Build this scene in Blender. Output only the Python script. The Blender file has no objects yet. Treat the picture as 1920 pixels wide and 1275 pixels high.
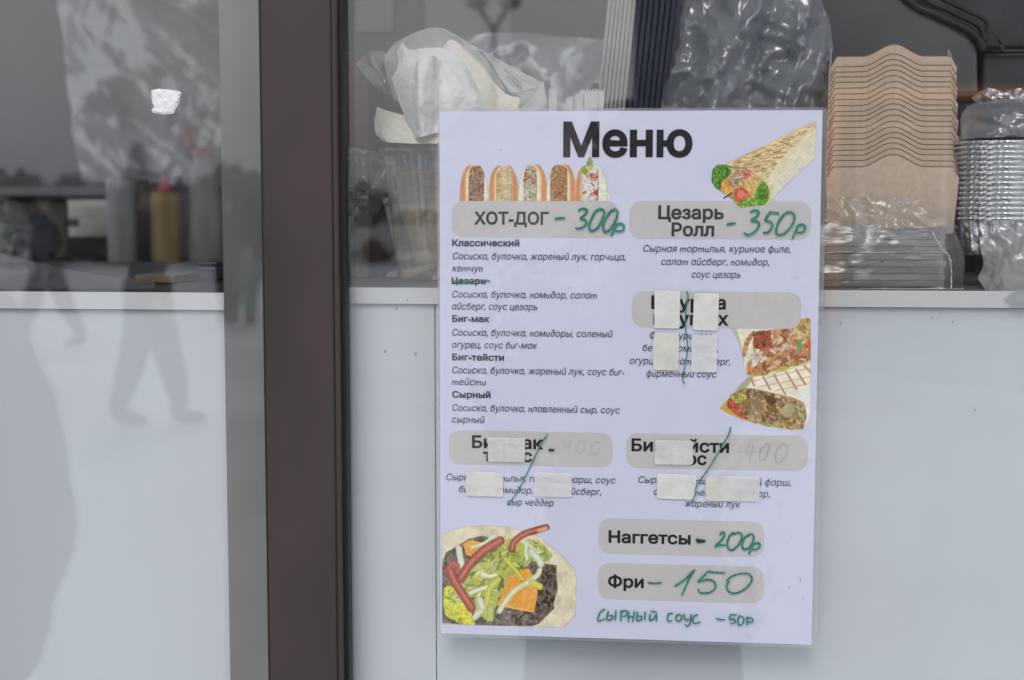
import bpy, bmesh, math, random
import numpy as np
from mathutils import Vector, Matrix, noise, geometry

sc = bpy.context.scene
COL = sc.collection
random.seed(7)
R = math.radians
PI = math.pi

# ------------------------------------------------------------------ camera
PW, PH = 1920, 1275                 # size of the photograph
FPX, YAW, PITCH = 2850.0, 0.1003, 0.0908
CAMP = Vector((0, -1.2008, 1.60))
_fw = Vector((-math.sin(YAW) * math.cos(PITCH), math.cos(YAW) * math.cos(PITCH), -math.sin(PITCH)))
_rt = Vector((math.cos(YAW), math.sin(YAW), 0))
_up = _rt.cross(_fw)
cd = bpy.data.cameras.new('camera')
cam = bpy.data.objects.new('camera', cd)
COL.objects.link(cam)
cam.matrix_world = Matrix((( _rt.x, _up.x, -_fw.x, CAMP.x), (_rt.y, _up.y, -_fw.y, CAMP.y),
                           (_rt.z, _up.z, -_fw.z, CAMP.z), (0, 0, 0, 1)))
cd.sensor_width = 36
cd.lens = FPX / PW * 36
cd.clip_start, cd.clip_end = 0.02, 2000
cd.dof.use_dof = True
cd.dof.focus_distance = 1.22
cd.dof.aperture_fstop = 7.5
sc.camera = cam

# ------------------------------------------------------------------ sky, sun, exposure
SUN_EL, SUN_AZ = R(44), R(184)
w = bpy.data.worlds.new('World')
sc.world = w
w.use_nodes = True
nt = w.node_tree
bg = nt.nodes['Background']
sky = nt.nodes.new('ShaderNodeTexSky')
sky.sky_type = 'NISHITA'
sky.sun_disc = False
sky.sun_elevation = SUN_EL
sky.sun_rotation = SUN_AZ
sky.air_density = 1.5
sky.dust_density = 6.0
hs = nt.nodes.new('ShaderNodeHueSaturation')     # a closed grey cloud cover
hs.inputs['Saturation'].default_value = 0.40
nt.links.new(sky.outputs[0], hs.inputs['Color'])
cl = nt.nodes.new('ShaderNodeMix'); cl.data_type = 'RGBA'
cl.inputs[0].default_value = 0.60
cl.inputs[7].default_value = (6.4, 6.8, 7.4, 1)
nt.links.new(hs.outputs[0], cl.inputs[6])
nt.links.new(cl.outputs[2], bg.inputs['Color'])
bg.inputs['Strength'].default_value = 0.10
sl = bpy.data.lights.new('sun', 'SUN')
sl.energy = 0.5
sl.angle = R(20)
sl.color = (1, .97, .93)
so = bpy.data.objects.new('sun', sl)
COL.objects.link(so)
so.location = (0, -10, 20)
# sun over the square, behind the viewer
so.rotation_euler = (R(46), 0, R(-4))
sc.view_settings.view_transform = 'Standard'
sc.view_settings.look = 'None'
sc.view_settings.exposure = 0.42
sc.view_settings.gamma = 1
sc.render.engine = 'CYCLES'
sc.cycles.use_denoising = True
sc.cycles.max_bounces = 14
sc.cycles.transparent_max_bounces = 40
sc.cycles.glossy_bounces = 5
sc.cycles.caustics_reflective = False
sc.cycles.sample_clamp_indirect = 4

# ------------------------------------------------------------------ helpers
def ray(px, py):
    return (_rt * ((px - PW / 2) / FPX) - _up * ((py - PH / 2) / FPX) + _fw)

def at(px, py, Y):
    """point on the plane y = Y that stands behind this spot of the photograph"""
    d = ray(px, py)
    return CAMP + d * ((Y - CAMP.y) / d.y)

def mirrored(px, py, s):
    """point in front of the glass, s metres out, whose reflection is at this spot"""
    p = at(px, py, s)
    return Vector((p.x, -p.y, p.z))

def ground_mirrored(px, s):
    p = at(px, 500, s)
    return Vector((p.x, -s, 0))

def tag(o, label=None, cat=None, group=None, kind=None):
    for k, v in (('label', label), ('category', cat), ('group', group), ('kind', kind)):
        if v:
            o[k] = v
    return o

def thing(name, loc, label, cat, group=None, rz=0):
    o = bpy.data.objects.new(name, None)
    COL.objects.link(o)
    o.location = loc
    o.rotation_euler.z = rz
    o.empty_display_size = .05
    return tag(o, label, cat, group)

def world_to_local(parent, verts):
    if parent is None:
        return verts
    m = Matrix.Identity(4)
    p = parent
    while p:
        m = Matrix.LocRotScale(p.location, p.rotation_euler, p.scale) @ m
        p = p.parent
    mi = m.inverted()
    return [mi @ Vector(v) for v in verts]

def link_mesh(name, verts, faces, mat, parent=None, smooth=False, world=True, thick=0, bevel=0, sub=0, uvs=None):
    """one mesh object; verts are world coordinates unless world=False"""
    if world:
        verts = world_to_local(parent, verts)
    me = bpy.data.meshes.new(name)
    me.from_pydata([tuple(v) for v in verts], [], faces)
    me.validate()
    o = bpy.data.objects.new(name, me)
    COL.objects.link(o)
    if parent:
        o.parent = parent
    if mat:
        me.materials.append(mat)
    if smooth:
        for p in me.polygons:
            p.use_smooth = True
    if thick:
        m = o.modifiers.new('thickness', 'SOLIDIFY')
        m.thickness = thick
        m.offset = 0
    if bevel:
        m = o.modifiers.new('edges', 'BEVEL')
        m.width = bevel
        m.segments = 2
        m.limit_method = 'ANGLE'
    if sub:
        m = o.modifiers.new('smooth', 'SUBSURF')
        m.levels = m.render_levels = sub
    return o

class MB:
    def __init__(s):
        s.v = []; s.f = []
    def add(s, v, f):
        b = len(s.v)
        s.v += [Vector(p) for p in v]
        s.f += [tuple(i + b for i in q) for q in f]
        return s
    def box(s, x0, x1, y0, y1, z0, z1, M=None):
        v = [Vector(p) for p in ((x0,y0,z0),(x1,y0,z0),(x1,y1,z0),(x0,y1,z0),(x0,y0,z1),(x1,y0,z1),(x1,y1,z1),(x0,y1,z1))]
        if M: v = [M @ p for p in v]
        return s.add(v, [(3,2,1,0),(4,5,6,7),(0,1,5,4),(1,2,6,5),(2,3,7,6),(3,0,4,7)])
    def lathe(s, prof, c, n=32, wob=None):
        """profile of (r, z) about a vertical axis through c"""
        v = []; f = []
        for r, z in prof:
            for k in range(n):
                a = 2 * PI * k / n
                rr = r * (wob(a, z) if wob else 1)
                v.append((c[0] + rr * math.cos(a), c[1] + rr * math.sin(a), c[2] + z))
        for i in range(len(prof) - 1):
            for k in range(n):
                k2 = (k + 1) % n
                f.append((i*n+k, i*n+k2, (i+1)*n+k2, (i+1)*n+k))
        return s.add(v, f)
    def tube(s, pts, r, n=8, closed=False):
        pts = [Vector(p) for p in pts]
        v = []; f = []
        m = len(pts)
        for i, p in enumerate(pts):
            a = pts[max(0, i-1)] if not closed else pts[i-1]
            b = pts[min(m-1, i+1)] if not closed else pts[(i+1) % m]
            t = (b - a).normalized()
            u = t.cross(Vector((0,0,1)))
            if u.length < 1e-3: u = t.cross(Vector((0,1,0)))
            u.normalize(); q = t.cross(u)
            rr = r[i] if isinstance(r, (list, tuple)) else r
            for k in range(n):
                an = 2*PI*k/n
                v.append(p + u*math.cos(an)*rr + q*math.sin(an)*rr)
        for i in range(m - (0 if closed else 1)):
            j = (i+1) % m
            for k in range(n):
                k2 = (k+1) % n
                f.append((i*n+k, i*n+k2, j*n+k2, j*n+k))
        if not closed:
            f.append(tuple(range(n))[::-1]); f.append(tuple((m-1)*n+k for k in range(n)))
        return s.add(v, f)
    def prism(s, outline, to_front, depth):
        """outline of 2-D points -> front face via to_front(p), extruded along the vector depth"""
        n = len(outline)
        fr = [Vector(to_front(p)) for p in outline]
        bk = [p + Vector(depth) for p in fr]
        return s.add(fr + bk, [tuple(range(n)), tuple(range(2*n-1, n-1, -1))] + [(i, n+i, n+(i+1)%n, (i+1)%n) for i in range(n)])
    def build(s, name, mat, parent=None, **k):
        return link_mesh(name, s.v, s.f, mat, parent, **k)

def catmull(pts, n, closed=False):
    """resample a control polyline smoothly to n points"""
    P = [np.array(p, float) for p in pts]
    if len(P) == 2:
        return [P[0] + (P[1] - P[0]) * i / (n - 1) for i in range(n)]
    out = []
    m = len(P)
    for i in range(n):
        t = i / (n - 1) * (m - 1)
        k = min(int(t), m - 2); t -= k
        p0 = P[k-1] if k > 0 else 2*P[0] - P[1]
        p1, p2 = P[k], P[k+1]
        p3 = P[k+2] if k + 2 < m else 2*P[-1] - P[-2]
        out.append(.5 * ((2*p1) + (-p0+p2)*t + (2*p0-5*p1+4*p2-p3)*t*t + (-p0+3*p1-3*p2+p3)*t**3))
    return out

def loft(name, rows, nu, nv, mat, parent=None, crumple=None, thick=0, mask=None):
    """sheet through rows of (px, py, depth) control points, with creases pushed along the depth"""
    cross = [catmull(r, nu) for r in rows]
    g = []
    for i in range(nu):
        g.append(catmull([c[i] for c in cross], nv))
    v = []; f = []
    for j in range(nv):
        for i in range(nu):
            px, py, Y = g[i][j]
            if crumple:
                a, b, c_ = crumple(i/(nu-1), j/(nv-1), px, py)
                px += a; py += b; Y += c_
            v.append(at(px, py, Y))
    for j in range(nv-1):
        for i in range(nu-1):
            if mask and not mask(i/(nu-1), j/(nv-1)): continue
            f.append((j*nu+i, j*nu+i+1, (j+1)*nu+i+1, (j+1)*nu+i))
    return link_mesh(name, v, f, mat, parent, smooth=True, thick=thick)

def folds(seed, scale, amp, edge=0, fine=.45, ang=None, warp=.22):
    """crumpled film: straight sharp creases at two sizes plus small dents"""
    rr = random.Random(seed)
    off = Vector((rr.uniform(0, 90), rr.uniform(0, 90), rr.uniform(0, 90)))
    def fan(n, f0, f1):
        return [(math.cos(a), math.sin(a), rr.uniform(f0, f1), rr.uniform(0, 6)) for a in [(rr.uniform(0, PI) if ang is None else ang + rr.gauss(0, .32)) for _ in range(n)]]
    big, small = fan(5, .4, 1.1), fan(6, 1.6, 3.6)
    def tri(x): return abs(x - math.floor(x) - .5)
    def fn(s, t, px, py):
        q = Vector((px / scale, py / scale, 0)) + off
        q2 = q + noise.noise_vector(q * .6) * warp
        h = 0
        for k, set_ in enumerate((big, small)):
            for i, (dx, dy, fq, ph) in enumerate(set_):
                along = noise.noise(q*.9 + Vector((i*7.1, k*3.3, 0)))      # a crease fades in and out
                g = max(0, .45 + 1.1*along)
                h += tri((q2.x*dx + q2.y*dy) * fq + ph) * g * (.62, .62*fine)[k] / fq
        d = noise.voronoi(q2 * 1.7)[0]
        h += (d[1] - d[0]) * .16 * fine
        e = 0
        if edge:
            e = (noise.noise(q*1.5 + Vector((5,0,0))) + .5*noise.noise(q*4)) * edge
        return (e, e*.6, (h - .6) * amp)
    return fn

# ------------------------------------------------------------------ materials
def mat(name, col, rough=.6, metal=0, var=.12, scale=30, bump=0, bscale=80, spec=.5, stretch=None, trans=0, col2=None, coat=0):
    m = bpy.data.materials.new(name)
    m.use_nodes = True
    t = m.node_tree
    b = t.nodes['Principled BSDF']
    b.inputs['Roughness'].default_value = rough
    b.inputs['Metallic'].default_value = metal
    b.inputs['Specular IOR Level'].default_value = spec
    if coat: b.inputs['Coat Weight'].default_value = coat; b.inputs['Coat Roughness'].default_value = .08
    tc = t.nodes.new('ShaderNodeTexCoord')
    mp = t.nodes.new('ShaderNodeMapping')
    if stretch: mp.inputs['Scale'].default_value = stretch
    t.links.new(tc.outputs['Object'], mp.inputs[0])
    n = t.nodes.new('ShaderNodeTexNoise')
    n.inputs['Scale'].default_value = scale
    n.inputs['Detail'].default_value = 5
    t.links.new(mp.outputs[0], n.inputs['Vector'])
    cr = t.nodes.new('ShaderNodeValToRGB')
    c2 = col2 or tuple(max(0, c*(1-var*2)) for c in col)
    c1 = col if col2 else tuple(min(1, c*(1+var*.6)) for c in col)
    cr.color_ramp.elements[0].position = .3
    cr.color_ramp.elements[1].position = .7
    cr.color_ramp.elements[0].color = (*c2, 1)
    cr.color_ramp.elements[1].color = (*c1, 1)
    t.links.new(n.outputs['Fac'], cr.inputs[0])
    t.links.new(cr.outputs[0], b.inputs['Base Color'])
    if bump:
        n2 = t.nodes.new('ShaderNodeTexNoise')
        n2.inputs['Scale'].default_value = bscale
        n2.inputs['Detail'].default_value = 6
        t.links.new(mp.outputs[0], n2.inputs['Vector'])
        bp = t.nodes.new('ShaderNodeBump')
        bp.inputs['Strength'].default_value = bump
        bp.inputs['Distance'].default_value = .01
        t.links.new(n2.outputs['Fac'], bp.inputs['Height'])
        t.links.new(bp.outputs[0], b.inputs['Normal'])
    if trans:
        out = t.nodes['Material Output']
        tr = t.nodes.new('ShaderNodeBsdfTranslucent')
        t.links.new(cr.outputs[0], tr.inputs[0])
        mx = t.nodes.new('ShaderNodeMixShader')
        mx.inputs[0].default_value = trans
        t.links.new(b.outputs[0], mx.inputs[1]); t.links.new(tr.outputs[0], mx.inputs[2])
        t.links.new(mx.outputs[0], out.inputs[0])
    return m

def glass(name, refl, tint=(.985,.99,.99), dirt=0.0, ripple=0):
    m = bpy.data.materials.new(name)
    m.use_nodes = True
    t = m.node_tree
    t.nodes.remove(t.nodes['Principled BSDF'])
    out = t.nodes['Material Output']
    tr = t.nodes.new('ShaderNodeBsdfTransparent'); tr.inputs[0].default_value = (*tint, 1)
    gl = t.nodes.new('ShaderNodeBsdfGlossy'); gl.inputs['Roughness'].default_value = 0.0
    gl.inputs[0].default_value = (.97, .98, 1, 1)
    if ripple:
        rn = t.nodes.new('ShaderNodeTexNoise'); rn.inputs['Scale'].default_value = 14; rn.inputs['Detail'].default_value = 3
        rb = t.nodes.new('ShaderNodeBump'); rb.inputs['Strength'].default_value = ripple; rb.inputs['Distance'].default_value = .004
        rc = t.nodes.new('ShaderNodeTexCoord')
        t.links.new(rc.outputs['Object'], rn.inputs['Vector']); t.links.new(rn.outputs['Fac'], rb.inputs['Height'])
        t.links.new(rb.outputs[0], gl.inputs['Normal']); gl.inputs['Roughness'].default_value = .06
    lw = t.nodes.new('ShaderNodeLayerWeight'); lw.inputs[0].default_value = .5
    p = t.nodes.new('ShaderNodeMath'); p.operation = 'POWER'; p.inputs[1].default_value = 5
    t.links.new(lw.outputs['Facing'], p.inputs[0])
    a = t.nodes.new('ShaderNodeMath'); a.operation = 'MULTIPLY_ADD'
    a.inputs[1].default_value = 1 - refl; a.inputs[2].default_value = refl
    t.links.new(p.outputs[0], a.inputs[0])
    mx = t.nodes.new('ShaderNodeMixShader')
    t.links.new(a.outputs[0], mx.inputs[0]); t.links.new(tr.outputs[0], mx.inputs[1]); t.links.new(gl.outputs[0], mx.inputs[2])
    last = mx
    if dirt:
        df = t.nodes.new('ShaderNodeBsdfDiffuse'); df.inputs[0].default_value = (.6,.6,.6,1)
        tc = t.nodes.new('ShaderNodeTexCoord')
        n1 = t.nodes.new('ShaderNodeTexNoise'); n1.inputs['Scale'].default_value = 9; n1.inputs['Detail'].default_value = 6
        n2 = t.nodes.new('ShaderNodeTexVoronoi'); n2.inputs['Scale'].default_value = 55
        t.links.new(tc.outputs['Object'], n1.inputs['Vector']); t.links.new(tc.outputs['Object'], n2.inputs['Vector'])
        r1 = t.nodes.new('ShaderNodeMapRange'); r1.inputs[1].default_value = .45; r1.inputs[2].default_value = .75
        r1.inputs[3].default_value = 0; r1.inputs[4].default_value = dirt
        t.links.new(n1.outputs['Fac'], r1.inputs[0])
        r2 = t.nodes.new('ShaderNodeMapRange'); r2.inputs[1].default_value = .0; r2.inputs[2].default_value = .05
        r2.inputs[3].default_value = .35; r2.inputs[4].default_value = 0
        t.links.new(n2.outputs['Distance'], r2.inputs[0])
        m2 = t.nodes.new('ShaderNodeMath'); m2.operation = 'MULTIPLY'
        t.links.new(r2.outputs[0], m2.inputs[0]); t.links.new(r1.outputs[0], m2.inputs[1]); 
        m3 = t.nodes.new('ShaderNodeMath'); m3.operation = 'ADD'
        t.links.new(m2.outputs[0], m3.inputs[0]); t.links.new(r1.outputs[0], m3.inputs[1])
        mx2 = t.nodes.new('ShaderNodeMixShader')
        t.links.new(m3.outputs[0], mx2.inputs[0]); t.links.new(mx.outputs[0], mx2.inputs[1]); t.links.new(df.outputs[0], mx2.inputs[2])
        last = mx2
    t.links.new(last.outputs[0], out.inputs[0])
    return m

def film(name, clear=.5, milky=(.8,.82,.84), gloss=.25, rough=.15, bump=.4, bscale=60, stretch=None):
    """thin plastic film: part clear, part milky, with shiny creases"""
    m = bpy.data.materials.new(name)
    m.use_nodes = True
    t = m.node_tree
    t.nodes.remove(t.nodes['Principled BSDF'])
    out = t.nodes['Material Output']
    tc = t.nodes.new('ShaderNodeTexCoord')
    mp = t.nodes.new('ShaderNodeMapping')
    if stretch: mp.inputs['Scale'].default_value = stretch
    t.links.new(tc.outputs['Object'], mp.inputs[0])
    n = t.nodes.new('ShaderNodeTexNoise'); n.inputs['Scale'].default_value = bscale; n.inputs['Detail'].default_value = 5
    n.inputs['Distortion'].default_value = 1.2
    t.links.new(mp.outputs[0], n.inputs['Vector'])
    bp = t.nodes.new('ShaderNodeBump'); bp.inputs['Strength'].default_value = bump; bp.inputs['Distance'].default_value = .006
    t.links.new(n.outputs['Fac'], bp.inputs['Height'])
    tr = t.nodes.new('ShaderNodeBsdfTransparent'); tr.inputs[0].default_value = (.95,.95,.95,1)
    df = t.nodes.new('ShaderNodeBsdfDiffuse'); df.inputs[0].default_value = (*milky, 1)
    tl = t.nodes.new('ShaderNodeBsdfTranslucent'); tl.inputs[0].default_value = (*milky, 1)
    gl = t.nodes.new('ShaderNodeBsdfGlossy'); gl.inputs['Roughness'].default_value = rough
    for x in (df, tl, gl): t.links.new(bp.outputs[0], x.inputs['Normal'])
    m1 = t.nodes.new('ShaderNodeMixShader'); m1.inputs[0].default_value = .4
    t.links.new(df.outputs[0], m1.inputs[1]); t.links.new(tl.outputs[0], m1.inputs[2])
    m2 = t.nodes.new('ShaderNodeMixShader'); m2.inputs[0].default_value = clear
    t.links.new(m1.outputs[0], m2.inputs[1]); t.links.new(tr.outputs[0], m2.inputs[2])
    m3 = t.nodes.new('ShaderNodeMixShader'); m3.inputs[0].default_value = gloss
    t.links.new(m2.outputs[0], m3.inputs[1]); t.links.new(gl.outputs[0], m3.inputs[2])
    t.links.new(m3.outputs[0], out.inputs[0])
    return m

def vcol_mat(name, rough=.45):
    m = bpy.data.materials.new(name)
    m.use_nodes = True
    t = m.node_tree
    b = t.nodes['Principled BSDF']
    b.inputs['Roughness'].default_value = rough
    b.inputs['Specular IOR Level'].default_value = .2
    a = t.nodes.new('ShaderNodeAttribute'); a.attribute_name = 'ink'
    t.links.new(a.outputs['Color'], b.inputs['Base Color'])
    return m

def lin(c):
    c = np.asarray(c, float) / 255.
    return np.where(c <= .04045, c / 12.92, ((c + .055) / 1.055) ** 2.4)

INK_K = np.array((1.29, 1.255, 1.12))          # printed pigment: albedo per value seen in the grey daylight
def ink(c):
    return tuple(np.clip(lin(c) * INK_K, .004, .93))

def tape_mat(name, c, clear):
    m = mat(name, c, .7, var=.05, scale=60, bump=.25, bscale=90, spec=.2)
    t = m.node_tree
    b = t.nodes['Principled BSDF']; out = t.nodes['Material Output']
    tr = t.nodes.new('ShaderNodeBsdfTransparent')
    mx = t.nodes.new('ShaderNodeMixShader'); mx.inputs[0].default_value = clear
    t.links.new(b.outputs[0], mx.inputs[1]); t.links.new(tr.outputs[0], mx.inputs[2]); t.links.new(mx.outputs[0], out.inputs[0])
    return m
M = {}
M['dirt'] = tape_mat('dried_dirt', (.30,.27,.23), .45)
M['snow'] = mat('trodden_snow', (.80,.82,.86), .8, var=.10, scale=.6, bump=.5, bscale=3)
M['brown'] = mat('brown_powder_coat', (.047,.0315,.0295), .38, var=.24, scale=9, bump=.06, bscale=60, spec=.5, stretch=(1,1,.4))
M['rubber'] = mat('black_rubber', (.006,.006,.007), .6, var=.3)
M['glass'] = glass('window_glass', .086, dirt=.03)
M['glass_in'] = glass('inner_window_glass', .046)
M['post'] = mat('dull_grey_post', (.150,.143,.136), .55, var=.20, scale=14, stretch=(1,1,.35))
M['board'] = mat('white_laminate', (.655,.690,.725), .4, var=.07, scale=4, stretch=(1,1,.25))
M['edge'] = mat('white_edge_band', (.68,.69,.70), .35, var=.03, scale=8)
M['worktop'] = mat('grey_worktop', (.17,.17,.18), .35, var=.15, scale=20, stretch=(3,.4,1))
M['darktop'] = mat('dark_worktop', (.022,.021,.020), .4, var=.3, scale=9)
M['wall_in'] = mat('grey_wall_panel', (.16,.165,.175), .6, var=.06, scale=3)
M['wall_light'] = mat('white_wall_panel', (.70,.70,.70), .6, var=.03, scale=4)
M['wall_pale'] = mat('pale_wall_panel', (.30,.30,.31), .6, var=.05, scale=4)
M['wall_out'] = mat('brown_cladding', (.09,.07,.065), .5, var=.1, scale=6)
M['floor'] = mat('dark_lino', (.09,.09,.09), .6)
M['steel'] = mat('brushed_steel', (.52,.50,.47), .32, metal=.9, var=.15, scale=8, stretch=(1,1,8))
M['black'] = mat('black_plastic', (.012,.012,.014), .4, var=.2)
M['kraft'] = mat('kraft_card', (.72,.565,.44), .75, var=.07, scale=160, bump=.08, bscale=400)
M['kraft_lip_shade'] = mat('kraft_shade_line', (.25,.175,.12), .85, var=.2, scale=200)  # dark brown for the painted shade lines between nested trays
M['kraft_edge'] = mat('kraft_bundle', (.40,.365,.32), .7, var=.22, scale=30, stretch=(.12,1,6), bump=.3, bscale=60)
M['box_card'] = mat('brown_cardboard', (.17,.125,.095), .8, var=.12, scale=25, stretch=(5,1,.4))
M['wood'] = mat('birch_wood', (.74,.62,.46), .7, var=.14, scale=24, stretch=(1,1,8))
M['napkin'] = mat('white_napkin', (.90,.91,.92), .9, var=.02, scale=60, bump=.25, bscale=220, trans=.08)
M['cream'] = mat('cream_napkin', (.90,.86,.77), .9, var=.04, scale=50, bump=.3, bscale=200, trans=.05)
M['wrapper'] = mat('grey_white_wrapper', (.74,.75,.76), .5, var=.05, scale=20, trans=.3)
M['blueprint'] = mat('blue_wrapper_print', (.22,.27,.36), .6)
M['packet'] = mat('white_sugar_packet', (.80,.80,.80), .6, var=.03, trans=.15)
M['film'] = film('clear_film', .55)
M['film_milk'] = film('milky_film', .32, milky=(.72,.74,.76), gloss=.18, rough=.25, bump=.12)
M['film_thin'] = film('very_clear_film', .84, gloss=.10, rough=.14, bump=.12)
M['film_bag'] = film('crumpled_bag_film', .56, milky=(.60,.64,.70), gloss=.20, rough=.2, bump=.12, bscale=60)
M['film_wrap'] = film('tight_wrap_film', .74, milky=(.66,.66,.66), gloss=.12, rough=.2, bump=.25, bscale=40, stretch=(.25,1,3))
M['film_hang'] = film('hanging_sheet_film', .30, milky=(.62,.62,.63), gloss=.24, rough=.32, bump=.15, bscale=10)
M['visor'] = film('smoky_guard', .55, milky=(.22,.225,.25), gloss=.08, rough=.1, bump=0)
M['cup'] = film('clear_ribbed_plastic', .91, gloss=.07, rough=.08, bump=.05)
M['foil'] = mat('aluminium_foil', (.78,.79,.81), .28, metal=1, var=.05, bump=.5, bscale=120)
M['silver'] = mat('silver_cover', (.72,.72,.73), .34, metal=.55, var=.06, bump=.08, bscale=20)
M['bag_black'] = mat('black_nylon', (.045,.047,.054), .42, var=.2, scale=40, bump=.15, bscale=500)
M['bag_face'] = mat('dark_grey_quilted_face', (.125,.127,.135), .3, var=.12, scale=8)
M['piping'] = mat('black_piping', (.022,.023,.026), .35, var=.2)
M['lid_grey'] = mat('smoky_plastic', (.34,.34,.35), .3, var=.12, scale=20)
M['lid_navy'] = mat('navy_plastic', (.022,.030,.055), .3, var=.2, scale=20)
M['b_grey'] = mat('grey_squeeze_plastic', (.31,.31,.31), .4, var=.05)
M['b_dark'] = mat('dull_brown_plastic', (.11,.10,.09), .45, var=.08)
M['b_must'] = mat('mustard_plastic', (.36,.24,.09), .4, var=.08)
M['b_white'] = mat('milky_white_plastic', (.30,.295,.275), .4, var=.05)
M['red'] = mat('red_plastic', (.42,.03,.05), .35, var=.08)
M['pinkred'] = mat('faded_red_plastic', (.45,.12,.13), .4, var=.08)
M['white_paint'] = mat('white_enamel', (.62,.62,.61), .4, var=.04)
M['label'] = mat('torn_white_paper', (.86,.86,.88), .85, var=.03, scale=90, bump=.4, bscale=200)
M['paper'] = mat('bluish_white_paper', (.645,.66,.815), .6, var=.012, scale=25, spec=.2)
M['laminate'] = glass('laminating_film', .05, tint=(.985,.985,.985), ripple=.6)
M['lam_edge'] = film('milky_laminate_edge', .66, milky=(.75,.76,.77), gloss=.08, rough=.2, bump=.05)
M['plaque'] = mat('grey_print', tuple(ink((176,176,184))), .6, var=.02, spec=.2)
M['ink_black'] = mat('black_print', (.022,.020,.022), .6, spec=.2)
M['ink_soft'] = mat('dark_grey_print', (.055,.055,.065), .6, spec=.2)
M['ink_text'] = mat('small_grey_print', (.085,.09,.12), .6, spec=.2)
M['marker'] = mat('green_marker', (.012,.215,.155), .5, var=.2, scale=120)
M['marker_dark'] = mat('dark_marker', (.012,.03,.03), .5, var=.2)
M['ghost'] = mat('wiped_marker', tuple(ink((175,174,181))), .6, spec=.2)
M['smudge'] = mat('grey_smudge', tuple(ink((150,152,176))), .6, spec=.2)
M['print'] = vcol_mat('food_print')
M['orange'] = mat('orange_paint', (.92,.33,.07), .5, var=.06)
M['pav'] = mat('dark_pavilion_cladding', (.035,.037,.042), .7, var=.15, scale=1.5)
M['spruce'] = mat('spruce_needles', (.028,.040,.032), .8, var=.4, scale=5)
M['bark'] = mat('dark_bark', (.08,.06,.05), .9, var=.3, scale=9)
M['pole'] = mat('grey_lamp_post', (.12,.12,.13), .5)
M['car'] = mat('white_car_paint', (.75,.76,.78), .25, coat=.5, var=.03)
M['carglass'] = mat('dark_car_glass', (.02,.025,.03), .1, var=.1)
M['skin'] = mat('skin', (.52,.33,.25), .55, var=.06)
M['coat_dark'] = mat('charcoal_coat', (.022,.023,.027), .8, var=.2, bump=.3, bscale=30)
M['coat_grey'] = mat('grey_coat', (.06,.062,.07), .8, var=.2, bump=.3, bscale=30)
M['coat_teal'] = mat('teal_coat', (.10,.27,.27), .8, var=.15)
M['trouser'] = mat('dark_trousers', (.025,.026,.035), .85, var=.2)
M['boot'] = mat('black_boots', (.015,.014,.014), .6)
M['hat_dark'] = mat('dark_knit', (.04,.04,.045), .95)
M['hat_pink'] = mat('pink_knit', (.45,.16,.18), .95)
M['hair'] = mat('brown_hair', (.05,.032,.022), .6)

M['tape'] = tape_mat('masking_sticker', ink((200,203,208)), .16)
M['tape2'] = tape_mat('thin_masking_sticker', ink((200,204,214)), .27)
M['tape3'] = tape_mat('aged_masking_sticker', ink((192,193,194)), .12)

# ================================================================== SETTING
gm = MB()
N = 60
for j in range(N+1):
    for i in range(N+1):
        a = (i/N*2-1); b = (j/N*2-1)
        x = a*abs(a)*600; y = b*abs(b)*600 - 5
        z = noise.noise(Vector((x*.35, y*.35, 0)))*.03 if y < -1.5 and abs(x) < 60 and y > -60 else 0
        gm.v.append(Vector((x, y, z - .02)))
for j in range(N):
    for i in range(N):
        gm.f.append((j*(N+1)+i, j*(N+1)+i+1, (j+1)*(N+1)+i+1, (j+1)*(N+1)+i))
tag(gm.build('ground', M['snow'], smooth=True), kind='structure')

# ------------------------------------------------------------------ kiosk
KX0, KX1, KD = -1.75, 1.05, 2.25
kiosk = thing('kiosk', (0, 1.1, 0), 'food kiosk with brown window mullion, large glass panes and white boarded counter', 'kiosk')
mu_l, mu_r = at(496, 640, -.017).x, at(637, 640, -.017).x
ZB, ZT = .80, 2.45
MB().box(KX0, KX1, .0, .09, .25, ZB).build('lower_wall', M['wall_out'], kiosk)
MB().box(KX0, KX1, .0, .09, ZT, 2.75).build('upper_wall', M['wall_out'], kiosk)
MB().box(KX0-.1, KX1+.1, -.25, KD+.1, 2.752, 2.84).build('roof', M['wall_out'], kiosk)
MB().box(KX0+.05, KX1-.05, .092, KD-.05, .30, .40).build('floor_panel', M['floor'], kiosk)
for xa, xb in ((KX0, KX0+.05), (KX1-.05, KX1)):          # unseen ends, their glazing added to let daylight into the kiosk
    MB().box(xa, xb, .092, KD, .25, .95).build('side_wall', M['wall_light'], kiosk)
    MB().box(xa, xb, .092, KD, 2.45, 2.75).build('side_wall', M['wall_light'], kiosk)
    MB().box(xa, xb, .092, .16, .952, 2.448).build('side_post', M['brown'], kiosk)
    MB().box(xa, xb, KD-.12, KD, .952, 2.448).build('side_post', M['brown'], kiosk)
    xm = (xa+xb)/2
    link_mesh('added_side_pane', [(xm,.16,.95),(xm,KD-.12,.95),(xm,KD-.12,2.45),(xm,.16,2.45)], [(0,1,2,3)], M['glass_in'], kiosk)
bw = MB().box(KX0+.052, KX1-.052, KD-.05, KD, .40, 2.745).build('back_wall', M['wall_in'], kiosk)
for (a, b, c, d) in ((798, 958, -60, 84), (668, 736, -60, 60)):       # paler panels on the back wall
    p0, p1 = at(a, d, KD-.06), at(b, c, KD-.06)
    MB().box(p0.x, p1.x, KD-.066, KD-.052, p0.z, p1.z).build('wall_panel', M['wall_pale'], kiosk, bevel=.002)
MB().box(KX0+.052, KX1-.052, .095, KD-.052, 2.70, 2.745).build('ceiling_panel', M['wall_light'], kiosk)

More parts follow.
